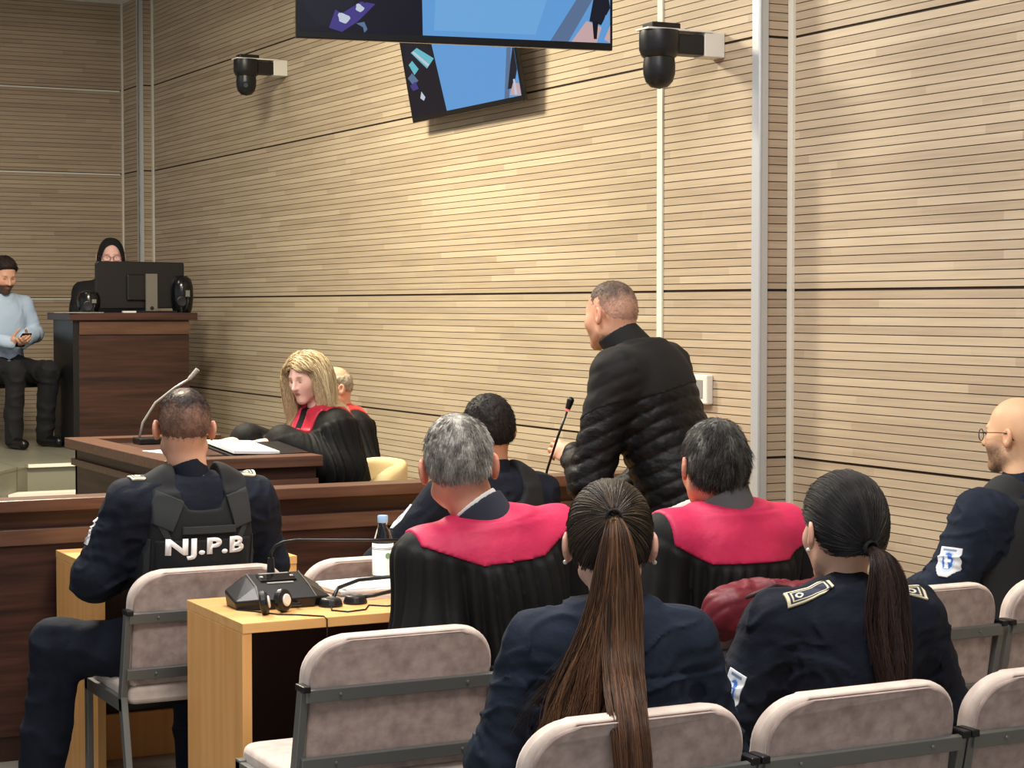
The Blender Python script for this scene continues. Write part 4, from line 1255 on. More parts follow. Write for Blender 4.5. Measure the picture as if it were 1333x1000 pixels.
# 6 --- woman with the very long ponytail
p = Person('seated woman with a very long brown ponytail hanging over her chair, navy shirt', (2.065, 3.56, 0), -0.34, scale=0.912, hs=1.12, head=(-0.16, 0.0, 0.0), female=True, build=0.98,
           arms={-1: ((-0.272, 0.02, 0.70), (-0.14, 0.28, 0.66)), 1: ((0.275, 0.06, 0.71), (0.12, 0.30, 0.66))}, skin=(222, 180, 158), sh=0.175, head_off=(0.0, 0, -0.012))
p.body(0.0055)
p.top('shirt', M['navy_soft'], grow=0.020, arm=(0.070, 0.062, 0.046), h=0.0065, fold=0.012, seed=9, cuff=0.03, mod=lambda P, d, p=p: d + 0.005 * np.exp(-((P[:, 2] - 0.925 - 0.10 * np.maximum(np.abs(P[:, 0]) - 0.1, 0)) / 0.0055) ** 2) * (P[:, 1] < 0.0) * (np.abs(P[:, 0]) < 0.21))
p.ring('collar', M['navy_soft'], 0.066, 0.058, z1=1.105)
p.trousers(M['navy']); p.shoes(M['shoe'])
WL = ((-0.11, -0.045), (-0.05, -0.040), (-0.028, -0.028), (-0.012, 0.012), (0.01, 0.012), (0.03, 0.02), (0.055, 0.058), (0.1, 0.078))
cells, T, rng = slick(p, (0.005, -0.112, 0.070), (24, 20, 19), (96, 78, 60), WL, n=2600, seed=5)
bodyfn = p.top_fn
B = lambda x, y, z: A3((x, y, z))
bk = p.Hc + p.M @ A3((0.005, -0.125, 0.066))
Mh = p.M
MA = Mh[:, 0]
def H3(x, y, z):
    g = 1 + 0.12 * float(sstep(-0.22, -0.08, np.array(z)))
    return p.Hc + p.M @ (A3((x, y, z)) * g)
pa = [H3(0.005, -0.112, 0.070), H3(0.010, -0.150, 0.055), H3(0.012, -0.160, -0.01), H3(0.012, -0.156, -0.10), H3(0.010, -0.185, -0.20), H3(0.002, -0.225, -0.29), H3(-0.012, -0.245, -0.36), H3(-0.035, -0.25, -0.44)]
cells.append(tail(p, pa, [0.010, 0.026, 0.042, 0.052, 0.058, 0.064, 0.070, 0.066], 1900, rng, (36, 26, 21), (116, 82, 56), r0=0.0011, r1=0.0006, collide=[(bodyfn, 0.006)], tip=(104, 68, 46), axis=MA, wave=0.008, lenvar=0.3))
pb = [H3(0.008, -0.112, 0.070), H3(0.016, -0.152, 0.055), H3(0.020, -0.164, -0.01), H3(0.022, -0.170, -0.10), H3(0.022, -0.205, -0.20), H3(0.024, -0.27, -0.262), H3(0.030, -0.345, -0.290), H3(0.036, -0.425, -0.325), H3(0.040, -0.450, -0.41), H3(0.042, -0.455, -0.50), H3(0.044, -0.455, -0.60)]
cells.append(tail(p, pb, [0.010, 0.024, 0.036, 0.040, 0.040, 0.038, 0.036, 0.034, 0.032, 0.030, 0.026], 1700, rng, (40, 28, 22), (122, 86, 58), r0=0.0011, r1=0.0006, collide=[(bodyfn, 0.008)], tip=(92, 60, 42), axis=MA, wave=0.007, s=52, flat=0.35))
# looser locks swept to her left side
path2 = [H3(0.0, -0.135, 0.066), H3(-0.005, -0.155, 0.0), H3(-0.012, -0.155, -0.10), H3(-0.035, -0.175, -0.20), H3(-0.075, -0.195, -0.29), H3(-0.105, -0.21, -0.36), H3(-0.118, -0.21, -0.45)]
cells.append(tail(p, path2, [0.010, 0.028, 0.034, 0.040, 0.046, 0.050, 0.056], 800, rng, (48, 33, 26), (128, 92, 62), r0=0.0011, r1=0.0005, collide=[(bodyfn, 0.006)], tip=(120, 86, 60), axis=MA, wave=0.010, lenvar=0.4))
path3 = [H3(-0.01, -0.14, 0.02), H3(-0.02, -0.155, -0.10), H3(-0.05, -0.165, -0.20), H3(-0.10, -0.18, -0.27), H3(-0.155, -0.17, -0.33), H3(-0.185, -0.15, -0.43)]
cells.append(tail(p, path3, [0.008, 0.018, 0.026, 0.034, 0.045, 0.055], 130, rng, (40, 32, 28), (96, 74, 56), r0=0.0009, r1=0.0004, collide=[(bodyfn, 0.006)], axis=MA, wave=0.014, lenvar=0.45))
V, F, C = join_meshes(cells)
hr = link('hair', mesh_from('hair', V, F, C), M['hair'], p.root)
bm = nb(); R3 = Matrix([list(r) for r in Mh])
for i in range(3): tube(bm, [p.hl((0.005, -0.1165, 0.070)) + Mh @ A3((0.0155 * math.cos(a), -0.004 + 0.004 * i, 0.0155 * math.sin(a))) for a in np.linspace(0, 6.2832, 20)], 0.0035, n=6)
o = obj('hair_tie', bm, M['black_scarf'], p.root, smooth='all'); o.parent = hr

def earrings(p):
    for x in (-1, 1):
        bm = nb(); ball(bm, p.hl((x * 0.092, -0.012, -0.036)), 0.0055, 14); obj('earring', bm, M['white_plastic'], p.root, smooth='all')
earrings(p)
# 7 --- woman with shoulder boards
p = Person('seated woman officer with shoulder boards and a dark low ponytail', (2.675, 3.57, 0), -0.20, scale=0.91, hs=1.12, head=(0.08, -0.02, 0.0), female=True, build=1.0,
           arms={-1: ((-0.30, 0.0, 0.74), (-0.14, 0.26, 0.68)), 1: ((0.30, 0.02, 0.74), (0.14, 0.27, 0.68))}, skin=(220, 176, 152), sh=0.185, head_off=(0.013, 0.015, -0.018))
p.body(0.006)
p.top('jacket', M['navy'], grow=0.022, arm=(0.076, 0.068, 0.05), h=0.0065, fold=0.012, seed=15)
p.ring('collar', M['navy'], 0.070, 0.062, z1=1.11)
for k in (-1, 1): shoulder_board(p, k, p.top_fn, (0.125, -0.075, 1.08), 0.062, 0.125, tilt=(0, 0.72, -0.7))
emblem_patch(p, p.top_fn, p.shd[-1] + A3((-0.15, -0.05, -0.15)), (0.35, 0.9, 0), (0.42, 0, 1), 0.085, 0.11, (0.85, 0.55, -0.3))
p.trousers(M['navy']); p.shoes(M['shoe'])
cells, T, rng = slick(p, (0.0, -0.116, -0.026), (20, 19, 21), (52, 48, 48), WL, n=3000, seed=8, thick=0.013)
bf = p.top_fn
path = [p.hl((0, -0.116, -0.026)), p.hl((0.004, -0.148, -0.034)), p.hl((0.008, -0.172, -0.06)), p.hl((0.012, -0.175, -0.13)), p.hl((0.016, -0.172, -0.20)), p.hl((0.02, -0.178, -0.27)), p.hl((0.022, -0.185, -0.385))]
cells.append(tail(p, path, [0.010, 0.022, 0.040, 0.050, 0.050, 0.040, 0.018], 2600, rng, (22, 18, 18), (74, 54, 46), r0=0.0011, r1=0.0006, collide=[(bf, 0.006)], axis=p.M[:, 0], wave=0.009, tip=(64, 44, 38), lenvar=0.4))
V, F, C = join_meshes(cells)
hr = link('hair', mesh_from('hair', V, F, C), M['hair'], p.root)
bm = nb()
for i in range(4): tube(bm, [p.hl((0.0, -0.122, -0.026)) + p.M @ A3((0.0165 * math.cos(a), -0.006 + 0.004 * i, 0.0165 * math.sin(a))) for a in np.linspace(0, 6.2832, 20)], 0.0038, n=6)
o = obj('hair_tie', bm, M['black_scarf'], p.root, smooth='all'); o.parent = hr

earrings(p)
# 8 --- bald officer by the wall
def eyes(q, paint, front):
    lid = np.hypot((np.abs(q[:, 0]) - 0.031) / 0.0135, (q[:, 2] - 0.003) / 0.0035)
    paint(front * sstep(1.0, 0.6, lid) * 0.85, (58, 40, 34))
    paint(front * sstep(1, 0.6, np.hypot((np.abs(q[:, 0]) - 0.032) / 0.02, (q[:, 2] - 0.027) / 0.0045)) * 0.6, (80, 58, 46))
def stubble(q, paint, front):
    w = sstep(-0.005, -0.05, q[:, 2]) * sstep(-0.03, 0.03, q[:, 1]) * sstep(-0.155, -0.11, q[:, 2])
    paint(w * 0.8 * (0.8 + 0.3 * vnoise(q * 300, 3)), (92, 74, 66)); eyes(q, paint, front)
p = Person('bald bearded officer in glasses and dark vest seated at the right edge by the wall', (4.20, 4.72, 0), 0.22, scale=0.97, head=(0.16, -0.04, 0), build=1.0, head_off=(0.025, 0.0, 0.015),
           arms={-1: ((-0.30, 0.05, 0.77), (-0.15, 0.28, 0.72)), 1: ((0.20, 0.10, 0.78), (0.12, 0.30, 0.72))}, skin=(222, 178, 142), sh=0.195)
p.body(0.005, face=stubble)
p.top('jacket', M['navy_soft'], grow=0.020, arm=(0.084, 0.072, 0.05), h=0.0065, fold=0.011, seed=19)
p.ring('collar', M['navy_soft'])
vs3 = Shape(); vs3.loft(p.torso(0.034, zmax=1.05), 0)
for k in (-1, 1): vs3.cone(p.up((k * 0.075, -0.02, 1.045)), p.up((k * 0.15, -0.015, 1.01)), 0.078, 0.07, 0.03)
vs3.cut(lambda P, p=p: np.maximum(strap_cut(P, p), 0.575 - P[:, 2]), 0.006)
vest3 = sdf_obj('vest', vs3, mat('charcoal_vest_fabric', (37, 39, 42), 0.85, bump=((300, 300, 300), 0.2, 0.002)), p.root, 0.008)
emblem_patch(p, p.top_fn, p.shd[-1] + A3((-0.18, 0.02, -0.125)), (0.0, 1, 0), (0.25, 0, 1), 0.07, 0.10, (1, -0.1, -0.2))
p.trousers(M['navy']); p.shoes(M['shoe'])
def glasses(p, m, name='spectacles', w=0.026, h=0.019, lens=True):
    bm = nb()
    for x in (-1, 1):
        tube(bm, [p.hl((x * 0.034 + w * math.cos(a), 0.112 - 0.012 * abs(x * 0.034 + w * math.cos(a)) / 0.06, 0.004 + h * math.sin(a))) for a in np.linspace(0, 6.2832, 22)], 0.0016, n=6)
        tube(bm, [p.hl((x * 0.060, 0.104, 0.012)), p.hl((x * 0.0765, 0.095, 0.014)), p.hl((x * 0.086, 0.02, 0.014)), p.hl((x * 0.088, -0.012, 0.012)), p.hl((x * 0.084, -0.036, -0.012))], 0.0016, n=6)
    tube(bm, [p.hl((-0.009, 0.111, 0.010)), p.hl((0, 0.113, 0.012)), p.hl((0.009, 0.111, 0.010))], 0.0014, n=6)
    return obj(name, bm, m, p.root, smooth='all')
glasses(p, M['glass_frame'])

# 9 --- blonde woman at the bench
def soft_face(q, paint, front):
    lid = np.hypot((np.abs(q[:, 0]) - 0.031) / 0.015, (q[:, 2] - 0.002) / 0.0035)
    paint(front * sstep(1.0, 0.5, lid) * 0.9, (52, 36, 32))
    paint(front * sstep(1.0, 0.3, np.hypot((np.abs(q[:, 0]) - 0.031) / 0.019, (q[:, 2] - 0.010) / 0.009)) * 0.35, (150, 96, 84))
    paint(front * sstep(1, 0.6, np.hypot((np.abs(q[:, 0]) - 0.032) / 0.021, (q[:, 2] - 0.028) / 0.0045)) * 0.7, (128, 94, 66))
    paint(front * sstep(1.0, 0.6, np.hypot(q[:, 0] / 0.024, (q[:, 2] + 0.058) / 0.010)) * 0.6, (186, 70, 78))
p = Person('blonde woman in a black gown with red band, reading papers at the walnut desk', (3.30, 8.2, 0.15), 1.62, scale=0.935, lean=0.12, hs=0.93, head=(0.40, -0.33, 0.06), female=True, build=0.96, head_off=(0.0, 0.025, 0.004),
           arms={-1: ((-0.225, 0.05, 0.80), (-0.06, 0.30, 0.925)), 1: ((0.24, 0.14, 0.84), (0.04, 0.43, 0.93))}, skin=(232, 186, 170), sh=0.18)
p.hand(1, (-0.1, 1, 0.0), (0, 0.1, -1), curl=(0.3, 0.35, 0.4, 0.45)); p.hand(-1, (0.1, 1, 0.0), (0, 0.1, -1), curl=(0.3, 0.35, 0.4, 0.45))
p.body(0.005, face=soft_face)
gown(p, 41, back=False, sleeves=(0.078, 0.092, 0.085), grow=0.028)
M['robe_red_dark'] = mat('deep_red_satin', (182, 34, 56), 0.38, sheen=0.1)
fn9 = p.top_fn; y = Shape(); y.lo, y.hi = fn9.lo, fn9.hi
def reg9(P, p=p):
    q = (P - p.up((0, 0, 0.53))) @ p.R + A3((0, 0, 0.53))
    return np.maximum(fn9(P) - 0.007, np.maximum(np.where(q[:, 1] > 0.03, np.abs(np.abs(q[:, 0]) - 0.080) - 0.036, 0.965 + 0.28 * np.abs(q[:, 0]) - q[:, 2]), np.maximum(np.maximum(np.abs(q[:, 0]) - 0.15, q[:, 1] - 0.16), 0.93 - q[:, 2])))
y.add(reg9); sdf_obj('red_collar', y, M['robe_red_dark'], p.root, 0.006)
p.trousers(M['trousers_black']); p.shoes(M['shoe'])
sk9 = p.skull(False); full9 = p.skull(True); rng = np.random.default_rng(77)
n = 3000
HL9 = ((-0.11, -0.06), (-0.05, -0.05), (-0.028, -0.03), (-0.012, 0.0), (0.01, 0.01), (0.03, 0.03), (0.055, 0.066), (0.1, 0.082))
sh = Shape(); sh.lo, sh.hi = p.Hc - 0.15, p.Hc + 0.15
sh.add(lambda P: np.maximum(sk9(P) - 0.010 * sstep(-0.004, 0.02, p.hairline(P, HL9)), -(p.hairline(P, HL9) + 0.001)))
v, fc = nets(sh, sh.lo, sh.hi, 0.005)
cells = [(v, fc, np.tile(A3(S((150, 122, 84))), (len(v), 1)))]
keep = np.nonzero((sk9(v) > 0.002))[0]
P = v[keep[rng.integers(0, len(keep), n)]]
q = p.q(P)
side_ = np.where(q[:, 0] - 0.010 > 0, 1.0, -1.0)
fr_ = sstep(0.0, 0.05, q[:, 1])
D = (p.M @ np.stack([side_ * (0.35 + 0.75 * fr_), -0.10 * (1 - fr_) - 0.12 * fr_, 0.12 * np.ones(n)], 0)).T
D /= np.linalg.norm(D, axis=1, keepdims=True)
paths = [P.copy()]; X = P.copy(); steps = 40
Lh = rng.uniform(0.33, 0.44, n) * (1 - 0.32 * sstep(0.0, -0.05, q[:, 1]))
off_ = 0.004 + 0.008 * rng.random(n)
bodyfn = p.top_fn
for k in range(steps):
    D = D * 0.84 + np.array([0, 0, -1.0]) * 0.20 + rng.normal(0, 0.010, (n, 3))
    D /= np.linalg.norm(D, axis=1, keepdims=True)
    X = X + D * (Lh / steps)[:, None]
    d_ = sk9(X); m_ = d_ < off_
    if m_.any(): X[m_] += grad(sk9, X[m_]) * (off_[m_] - d_[m_])[:, None]
    qq = p.q(X)
    w_ = sstep(0.075, 0.04, qq[:, 2])
    ex_ = np.maximum(qq[:, 1] - (0.030 + 0.012 * rng.random(n)), 0) * w_
    X -= p.M[:, 1][None] * (ex_ * 0.5)[:, None]
    fc_ = (qq[:, 1] > 0.02) & (np.abs(qq[:, 0]) < 0.064)
    X[fc_] += p.M[:, 0][None] * (np.sign(qq[fc_, 0]) * (0.064 - np.abs(qq[fc_, 0])) * 0.35 * w_[fc_])[:, None]
    X = push_out(bodyfn, X, 0.008)
    paths.append(X.copy())
paths = np.stack(paths, 1) + rng.normal(0, 0.002, (n, 1, 3))
cells.append(strands_mesh(paths, 0.0016, 0.0009, dark_hair_color((150, 122, 84), (244, 228, 186), 3, n), A3(S((226, 200, 156)))))
V, F, C = join_meshes(cells); link('hair', mesh_from('hair', V, F, C), M['hair'], p.root)

# 10 --- older man behind her
p = Person('balding older man in a black gown with bright red band, behind the blonde woman', (3.745, 9.05, 0.15), 1.60, scale=0.875, lean=0.12, head=(-0.05, -0.25, 0.0), build=1.0, head_off=(0, 0.0, -0.02),
           arms={-1: ((-0.28, 0.08, 0.77), (-0.15, 0.32, 0.77)), 1: ((0.28, 0.08, 0.77), (0.15, 0.32, 0.77))}, skin=(220, 176, 146))
p.body(0.006, face=eyes)
gown(p, 51, back=False, red=mat('scarlet_satin', (214, 40, 44), 0.42, sheen=0.1))
fn10 = p.top_fn; y = Shape(); y.lo, y.hi = fn10.lo, fn10.hi
y.add(lambda P, p=p: np.maximum(fn10(P) - 0.007, np.maximum(0.95 + 0.28 * np.abs(((P - p.up((0, 0, 0.53))) @ p.R)[:, 0]) - (((P - p.up((0, 0, 0.53))) @ p.R)[:, 2] + 0.53), np.abs(((P - p.up((0, 0, 0.53))) @ p.R)[:, 0]) - 0.16)))
sdf_obj('red_collar', y, bpy.data.materials['scarlet_satin'], p.root, 0.0065)
p.ring('collar', M['suit_navy'], 0.108, 0.090, 1.03, 1.112, th=0.012, lift=-0.02)
p.ring('shirt_collar', M['white_cloth'], 0.084, 0.071, 1.035, 1.130, th=0.008, h=0.0035, lift=-0.03)
p.trousers(M['trousers_black']); p.shoes(M['shoe'])
p.short_hair((150, 138, 122), (206, 192, 170), 0.006, n=1800, length=0.012, fade=0.03, line=((-0.11, -0.05), (-0.05, -0.045), (-0.025, -0.02), (-0.005, 0.028), (0.02, 0.03), (0.035, 0.055), (0.05, 0.11), (0.1, 0.15)),
             patch=lambda q: sstep(0.055, 0.085, q[:, 2]))

# 11 --- man with the phone
def beard(q, paint, front):
    eyes(q, paint, front)
    w = sstep(-0.030, -0.050, q[:, 2] + 0.25 * (np.abs(q[:, 0]) - 0.05)) * sstep(0.0, 0.02, q[:, 1])
    mouth = np.exp(-((q[:, 0] / 0.02) ** 2 + ((q[:, 2] + 0.058) / 0.008) ** 2))
    paint(np.clip(w - 0.5 * mouth, 0, 1) * 0.92, (44, 32, 28))
p = Person('bearded man in a pale blue shirt looking down at his phone on the dais', (3.02, 13.62, 0.65), math.pi + 0.28, scale=0.97, lean=0.06, head=(-0.05, -0.42, 0), head_off=(0, 0.03, -0.015),
           arms={-1: ((-0.26, 0.06, 0.79), (-0.055, 0.27, 0.735)), 1: ((0.26, 0.06, 0.79), (0.045, 0.27, 0.735))}, skin=(214, 164, 138),
           legs={-1: ((-0.09, 0.02, 0.53), (-0.16, 0.42, 0.53), (-0.17, 0.34, 0.09)), 1: ((0.09, 0.02, 0.53), (0.10, 0.42, 0.53), (0.11, 0.40, 0.09))})
p.hand(-1, (0.45, 0.75, 0.1), (0.5, -0.25, 0.75), curl=(0.6, 0.65, 0.7, 0.75), thumb=0.8); p.hand(1, (-0.35, 0.8, 0.1), (-0.5, -0.25, 0.75), curl=(0.6, 0.65, 0.7, 0.75), thumb=0.8)
p.body(0.006, face=beard)
p.top('shirt', M['blue_shirt'], grow=0.018, arm=(0.070, 0.056, 0.042), fold=0.006, seed=27, zmin=0.5)
p.ring('collar', M['blue_shirt'], z1=1.105, lift=-0.02)
bm = nb()
for z in (0.62, 0.72, 0.82, 0.92): ball(bm, (0.0, 0.145 + 0.02 * math.sin(z * 9), z), 0.006, 10)
p.trousers(M['trousers_black']); p.shoes(M['shoe'])
bm.free()
p.short_hair((30, 24, 22), (52, 40, 36), 0.014, n=2200, length=0.018, fade=0.03, flow=(0, -0.8, 0.3))
PHONE = p
# 12 --- clerk behind the monitor
def clerk_face(q, paint, front):
    paint(front * sstep(1, 0.6, np.hypot((np.abs(q[:, 0]) - 0.031) / 0.013, (q[:, 2] - 0.004) / 0.005)) * 0.9, (236, 232, 230))
    paint(front * sstep(1, 0.6, np.hypot((np.abs(q[:, 0]) - 0.031) / 0.005, (q[:, 2] - 0.004) / 0.005)), (40, 28, 24))
    paint(front * sstep(1, 0.6, np.hypot((np.abs(q[:, 0]) - 0.032) / 0.02, (q[:, 2] - 0.028) / 0.0045)) * 0.6, (92, 64, 54))
p = Person('clerk in a black headscarf and glasses peering over the monitor', (3.86, 13.78, 0.65), math.pi - 0.22, scale=1.065, head=(0, -0.10, 0), skin=(226, 178, 164), female=True, head_off=(0, 0.0, 0.0),
           arms={-1: ((-0.24, 0.08, 0.78), (-0.12, 0.30, 0.74)), 1: ((0.24, 0.08, 0.78), (0.12, 0.30, 0.74))})
p.body(0.006, face=clerk_face)
p.top('blouse', M['black_scarf'], grow=0.018, seed=33)
p.trousers(M['trousers_black']); p.shoes(M['shoe'])
sc = Shape(); sk = p.skull(False); sc.lo, sc.hi = p.Hc - 0.22, p.Hc + 0.18
def scf(P):
    d = smin(sk(P) - 0.010, cone_fn(p.up((0, -0.02, 0.98)), p.hl((0, -0.03, -0.05)), 0.13, 0.085)(P), 0.06)
    q = p.q(P)
    hole = np.maximum(np.hypot(q[:, 0] / 0.062, (q[:, 2] + 0.008) / 0.098) * 0.06 - 0.06, 0.03 - q[:, 1])
    return np.maximum(d + 0.003 * vnoise(P * 25, 3), -hole)
sc.add(scf); sdf_obj('headscarf', sc, M['black_scarf'], p.root, 0.007)
glasses(p, mat('plum_spectacles', (92, 40, 60), 0.35), h=0.018, w=0.027)

# ------------------------------------------------------------------ screens, cameras and wall fittings
def emis(name, rgb, st=0.60):
    m = mat(name, rgb, 0.3, emit=st, spec=0.2)
    m.node_tree.nodes['Principled BSDF'].inputs['Base Color'].default_value = (0.004, 0.004, 0.005, 1)
    return m
SCR = [emis('screen_blue', (104, 168, 232)), emis('screen_navy', (14, 15, 34), 0.5), emis('screen_violet', (70, 60, 140)), emis('screen_pale', (206, 216, 232)),
       emis('screen_pink', (214, 180, 182)), emis('screen_cyan', (110, 200, 214)), emis('screen_dark', (22, 26, 44), 0.5), emis('screen_sky', (118, 180, 238)), emis('screen_grey', (96, 122, 160))]
def television(name, label, W, Hh, shapes, depth=0.05):
    """own frame: x across, z up from the lower edge, facing -y"""
    t = empty(name, (0, 0, 0), 0, label, 'television')
    bm = nb(); box2(bm, (0, 0, 0), (W, depth * 0.5, Hh)); obj('casing', bm, M['black_gloss'], t, bevel=0.004)
    bm = nb(); box2(bm, (W * 0.12, depth * 0.5, Hh * 0.1), (W * 0.88, depth, Hh * 0.8)); obj('rear_cover', bm, M['black_plastic'], t, bevel=0.006)
    bm = nb()
    b = 0.012; bb = 0.028
    sx, sz = W - 2 * b, Hh - b - bb
    for i, (mi, pts) in enumerate([(0, [(0, 0), (1, 0), (1, 1), (0, 1)])] + shapes):
        f = bm.faces.new([bm.verts.new((b + u * sx, -0.0012 - 0.00008 * i, bb + v * sz)) for u, v in pts]); f.material_index = mi
    me = bpy.data.meshes.new('screen'); bm.normal_update(); bm.to_mesh(me); bm.free()
    link('screen', me, SCR, t)
    return t
def blob(cx, cy, rx, ry, n=14, ph=0.0, k=0.25):
    return [(cx + rx * math.cos(a) * (1 + k * math.sin(3 * a + ph)), cy + ry * math.sin(a) * (1 + k * math.cos(2 * a + ph))) for a in [i * 2 * math.pi / n for i in range(n)]]
PIC = [(1, [(0, 0), (0.385, 0), (0.375, 1), (0, 1)]),
       (6, blob(0.09, 0.12, 0.07, 0.12)), (2, [(0.09, 0.02), (0.13, 0.0), (0.18, 0.06), (0.235, 0.16), (0.19, 0.17), (0.13, 0.10), (0.11, 0.12)]), (3, blob(0.135, 0.075, 0.018, 0.03, ph=1)), (3, blob(0.185, 0.135, 0.013, 0.02, ph=2)),
       (8, [(0.175, 0.05), (0.20, 0.06), (0.21, 0.02), (0.20, 0.0), (0.196, 0.03)]), (1, [(0.20, 0.16), (0.30, 0.28), (0.30, 0.3), (0.19, 0.2)]),
       (2, [(0.02, 0.55), (0.2, 0.6), (0.2, 0.75), (0.03, 0.72)]), (6, [(0.05, 0.78), (0.3, 0.7), (0.32, 0.95), (0.06, 0.96)]),
       (7, [(0.42, 0.03), (0.75, 0.03), (0.86, 0.6), (0.80, 0.95), (0.45, 0.95)]), (8, [(0.80, 0.0), (0.86, 0.0), (1, 0.42), (1, 0.55)]), (4, [(0.87, 0.0), (0.97, 0.0), (0.97, 0.09), (0.92, 0.12)]),
       (6, [(0.93, 0.12), (0.945, 0.26), (0.985, 0.36), (1, 0.2), (0.97, 0.1)]), (0, [(0.955, 0.0), (0.98, 0.0), (1, 0.12), (0.985, 0.16)]), (4, [(0.98, 0.02), (1, 0.0), (1, 0.1)]), (1, [(0.945, 0.02), (0.955, 0.02), (0.96, 0.12), (0.94, 0.12)])]
tv = television('television', 'large wall screen hanging nearest at the top, cut by the upper frame edge', 1.243, 0.72, PIC)
tv.location = (2.618, 6.834, 2.60)
tv.rotation_euler = (0, 0, math.atan2(6.622 - 6.834, 3.841 - 2.618))
bm = nb(); cyl(bm, (0.62, 0.11, 0.45), (0.62, 0.11, 1.40), 0.025); box2(bm, (0.47, 0.045, 0.25), (0.77, 0.11, 0.55)); obj('ceiling_mount', bm, M['steel'], tv)
PIC2 = [(m_, [(u_, v_ * (0.60 if m_ not in (0, 1) else 1)) for u_, v_ in p_]) for m_, p_ in [(1, [(0, 0), (0.34, 0), (0.30, 0.5), (0.24, 1), (0, 1)]), (6, [(0.03, 0.93), (0.22, 0.86), (0.30, 0.74), (0.12, 0.48), (0.02, 0.55)]),
        (5, [(0.09, 0.80), (0.155, 0.84), (0.30, 0.66), (0.22, 0.56)]), (3, [(0.10, 0.80), (0.12, 0.81), (0.25, 0.60), (0.23, 0.58)]), (5, [(0.05, 0.66), (0.09, 0.7), (0.14, 0.58), (0.09, 0.52)]),
        (8, [(0.02, 0.5), (0.07, 0.55), (0.12, 0.44), (0.06, 0.40)]), (2, [(0.03, 0.40), (0.09, 0.44), (0.11, 0.34), (0.05, 0.33)]), (3, [(0.11, 0.22), (0.13, 0.30), (0.16, 0.22), (0.14, 0.18)]),
        (6, [(0.38, 1), (0.46, 1), (0.44, 0.86), (0.40, 0.84)]), (8, [(0.86, 0.0), (0.90, 0.0), (1, 0.7), (1, 0.95)]), (6, [(0.90, 0.1), (0.95, 0.36), (1, 0.6), (1, 0.3), (0.95, 0.1)]), (4, [(0.91, 0.03), (1, 0.0), (1, 0.14), (0.95, 0.16)]),
        (3, [(0.95, 0.02), (0.97, 0.02), (0.97, 0.2), (0.955, 0.2)])]]
tv2 = television('television', 'smaller tilted screen fixed on the slatted wall below the large screen', 1.30, 0.745, PIC2)
tv2.rotation_euler = (math.radians(10.5), 0, math.radians(-90))
tv2.location = (4.395, 9.728, 2.60)
bm = nb(); box2(bm, (0.5, 0.05, 0.10), (0.8, 0.115, 0.40)); obj('wall_bracket', bm, M['black_plastic'], tv2)

def ptz(label, loc, reach, look):
    """dome camera on an arm; own frame: +x is the wall"""
    t = empty('surveillance_camera', loc, 0, label, 'security camera', 'cameras on the slatted wall')
    bm = nb(); box2(bm, (reach - 0.095, -0.045, -0.05), (reach, 0.045, 0.05)); obj('wall_box', bm, M['white_plastic'], t, bevel=0.004)
    bm = nb(); box2(bm, (-0.02, -0.04, -0.045), (reach - 0.09, 0.04, 0.035)); obj('arm', bm, M['black_plastic'], t, bevel=0.006)
    bm = nb(); box2(bm, (-0.08, -0.05, 0.045), (reach - 0.06, 0.05, 0.052)); obj('mount_plate', bm, M['white_plastic'], t)
    bm = nb(); box2(bm, (-0.055, -0.04, 0.050), (0.075, 0.04, 0.075)); obj('top_cap', bm, M['black_plastic'], t, bevel=0.004)
    bm = nb(); lathe(bm, [(0.0, 0.045), (0.078, 0.045), (0.080, 0.03), (0.080, -0.03), (0.070, -0.055), (0.064, -0.06), (0.0, -0.06)], n=36); obj('base', bm, M['black_plastic'], t, smooth=True)
    bm = nb(); lathe(bm, [(0.0, -0.05), (0.060, -0.052), (0.064, -0.09), (0.063, -0.125), (0.054, -0.155), (0.034, -0.176), (0.0, -0.184)], n=36); h = obj('camera_head', bm, M['black_plastic'], t, smooth=True)
    bm = nb(); d = Vector((math.cos(look), math.sin(look), -0.12)).normalized()
    c = Vector((0, 0, -0.115)); cyl(bm, c + d * 0.05, c + d * 0.068, 0.024, 0.022); cyl(bm, c + d * 0.066, c + d * 0.0685, 0.015, 0.014, mi=1)
    obj('lens', bm, [M['black_gloss'], M['lens']], h)
    return t
ptz('black dome camera on the column face near the large screen', (4.08, 6.665, 2.652), 0.28, math.radians(70))
ptz('black dome camera on the left stretch of slatted wall', (4.235, 11.95, 3.135), 0.265, math.radians(-112))

t = empty('wall_control_box', (4.36, 6.755, 1.27), 0, 'small white control box on the column beside the standing man', 'control box')
bm = nb(); box2(bm, (-0.032, -0.06, -0.06), (0, 0.06, 0.06)); obj('housing', bm, M['white_plastic'], t, bevel=0.006)
bm = nb(); box2(bm, (-0.036, -0.03, -0.035), (-0.031, 0.03, 0.04)); obj('cover_plate', bm, M['silver_plastic'], t, bevel=0.002)
bm = nb(); cyl(bm, (-0.036, 0.0, -0.048), (-0.031, 0.0, -0.048), 0.006); obj('button', bm, M['grey_plastic'], t)

# pale strips added along far wall joints, imitating light caught on their edges
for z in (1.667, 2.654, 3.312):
    bm = nb(); box2(bm, (-4, 15.312, z - 0.008), (4.37, 15.322, z + 0.004)); struct('joint_glint', bm, M['white_trim'])

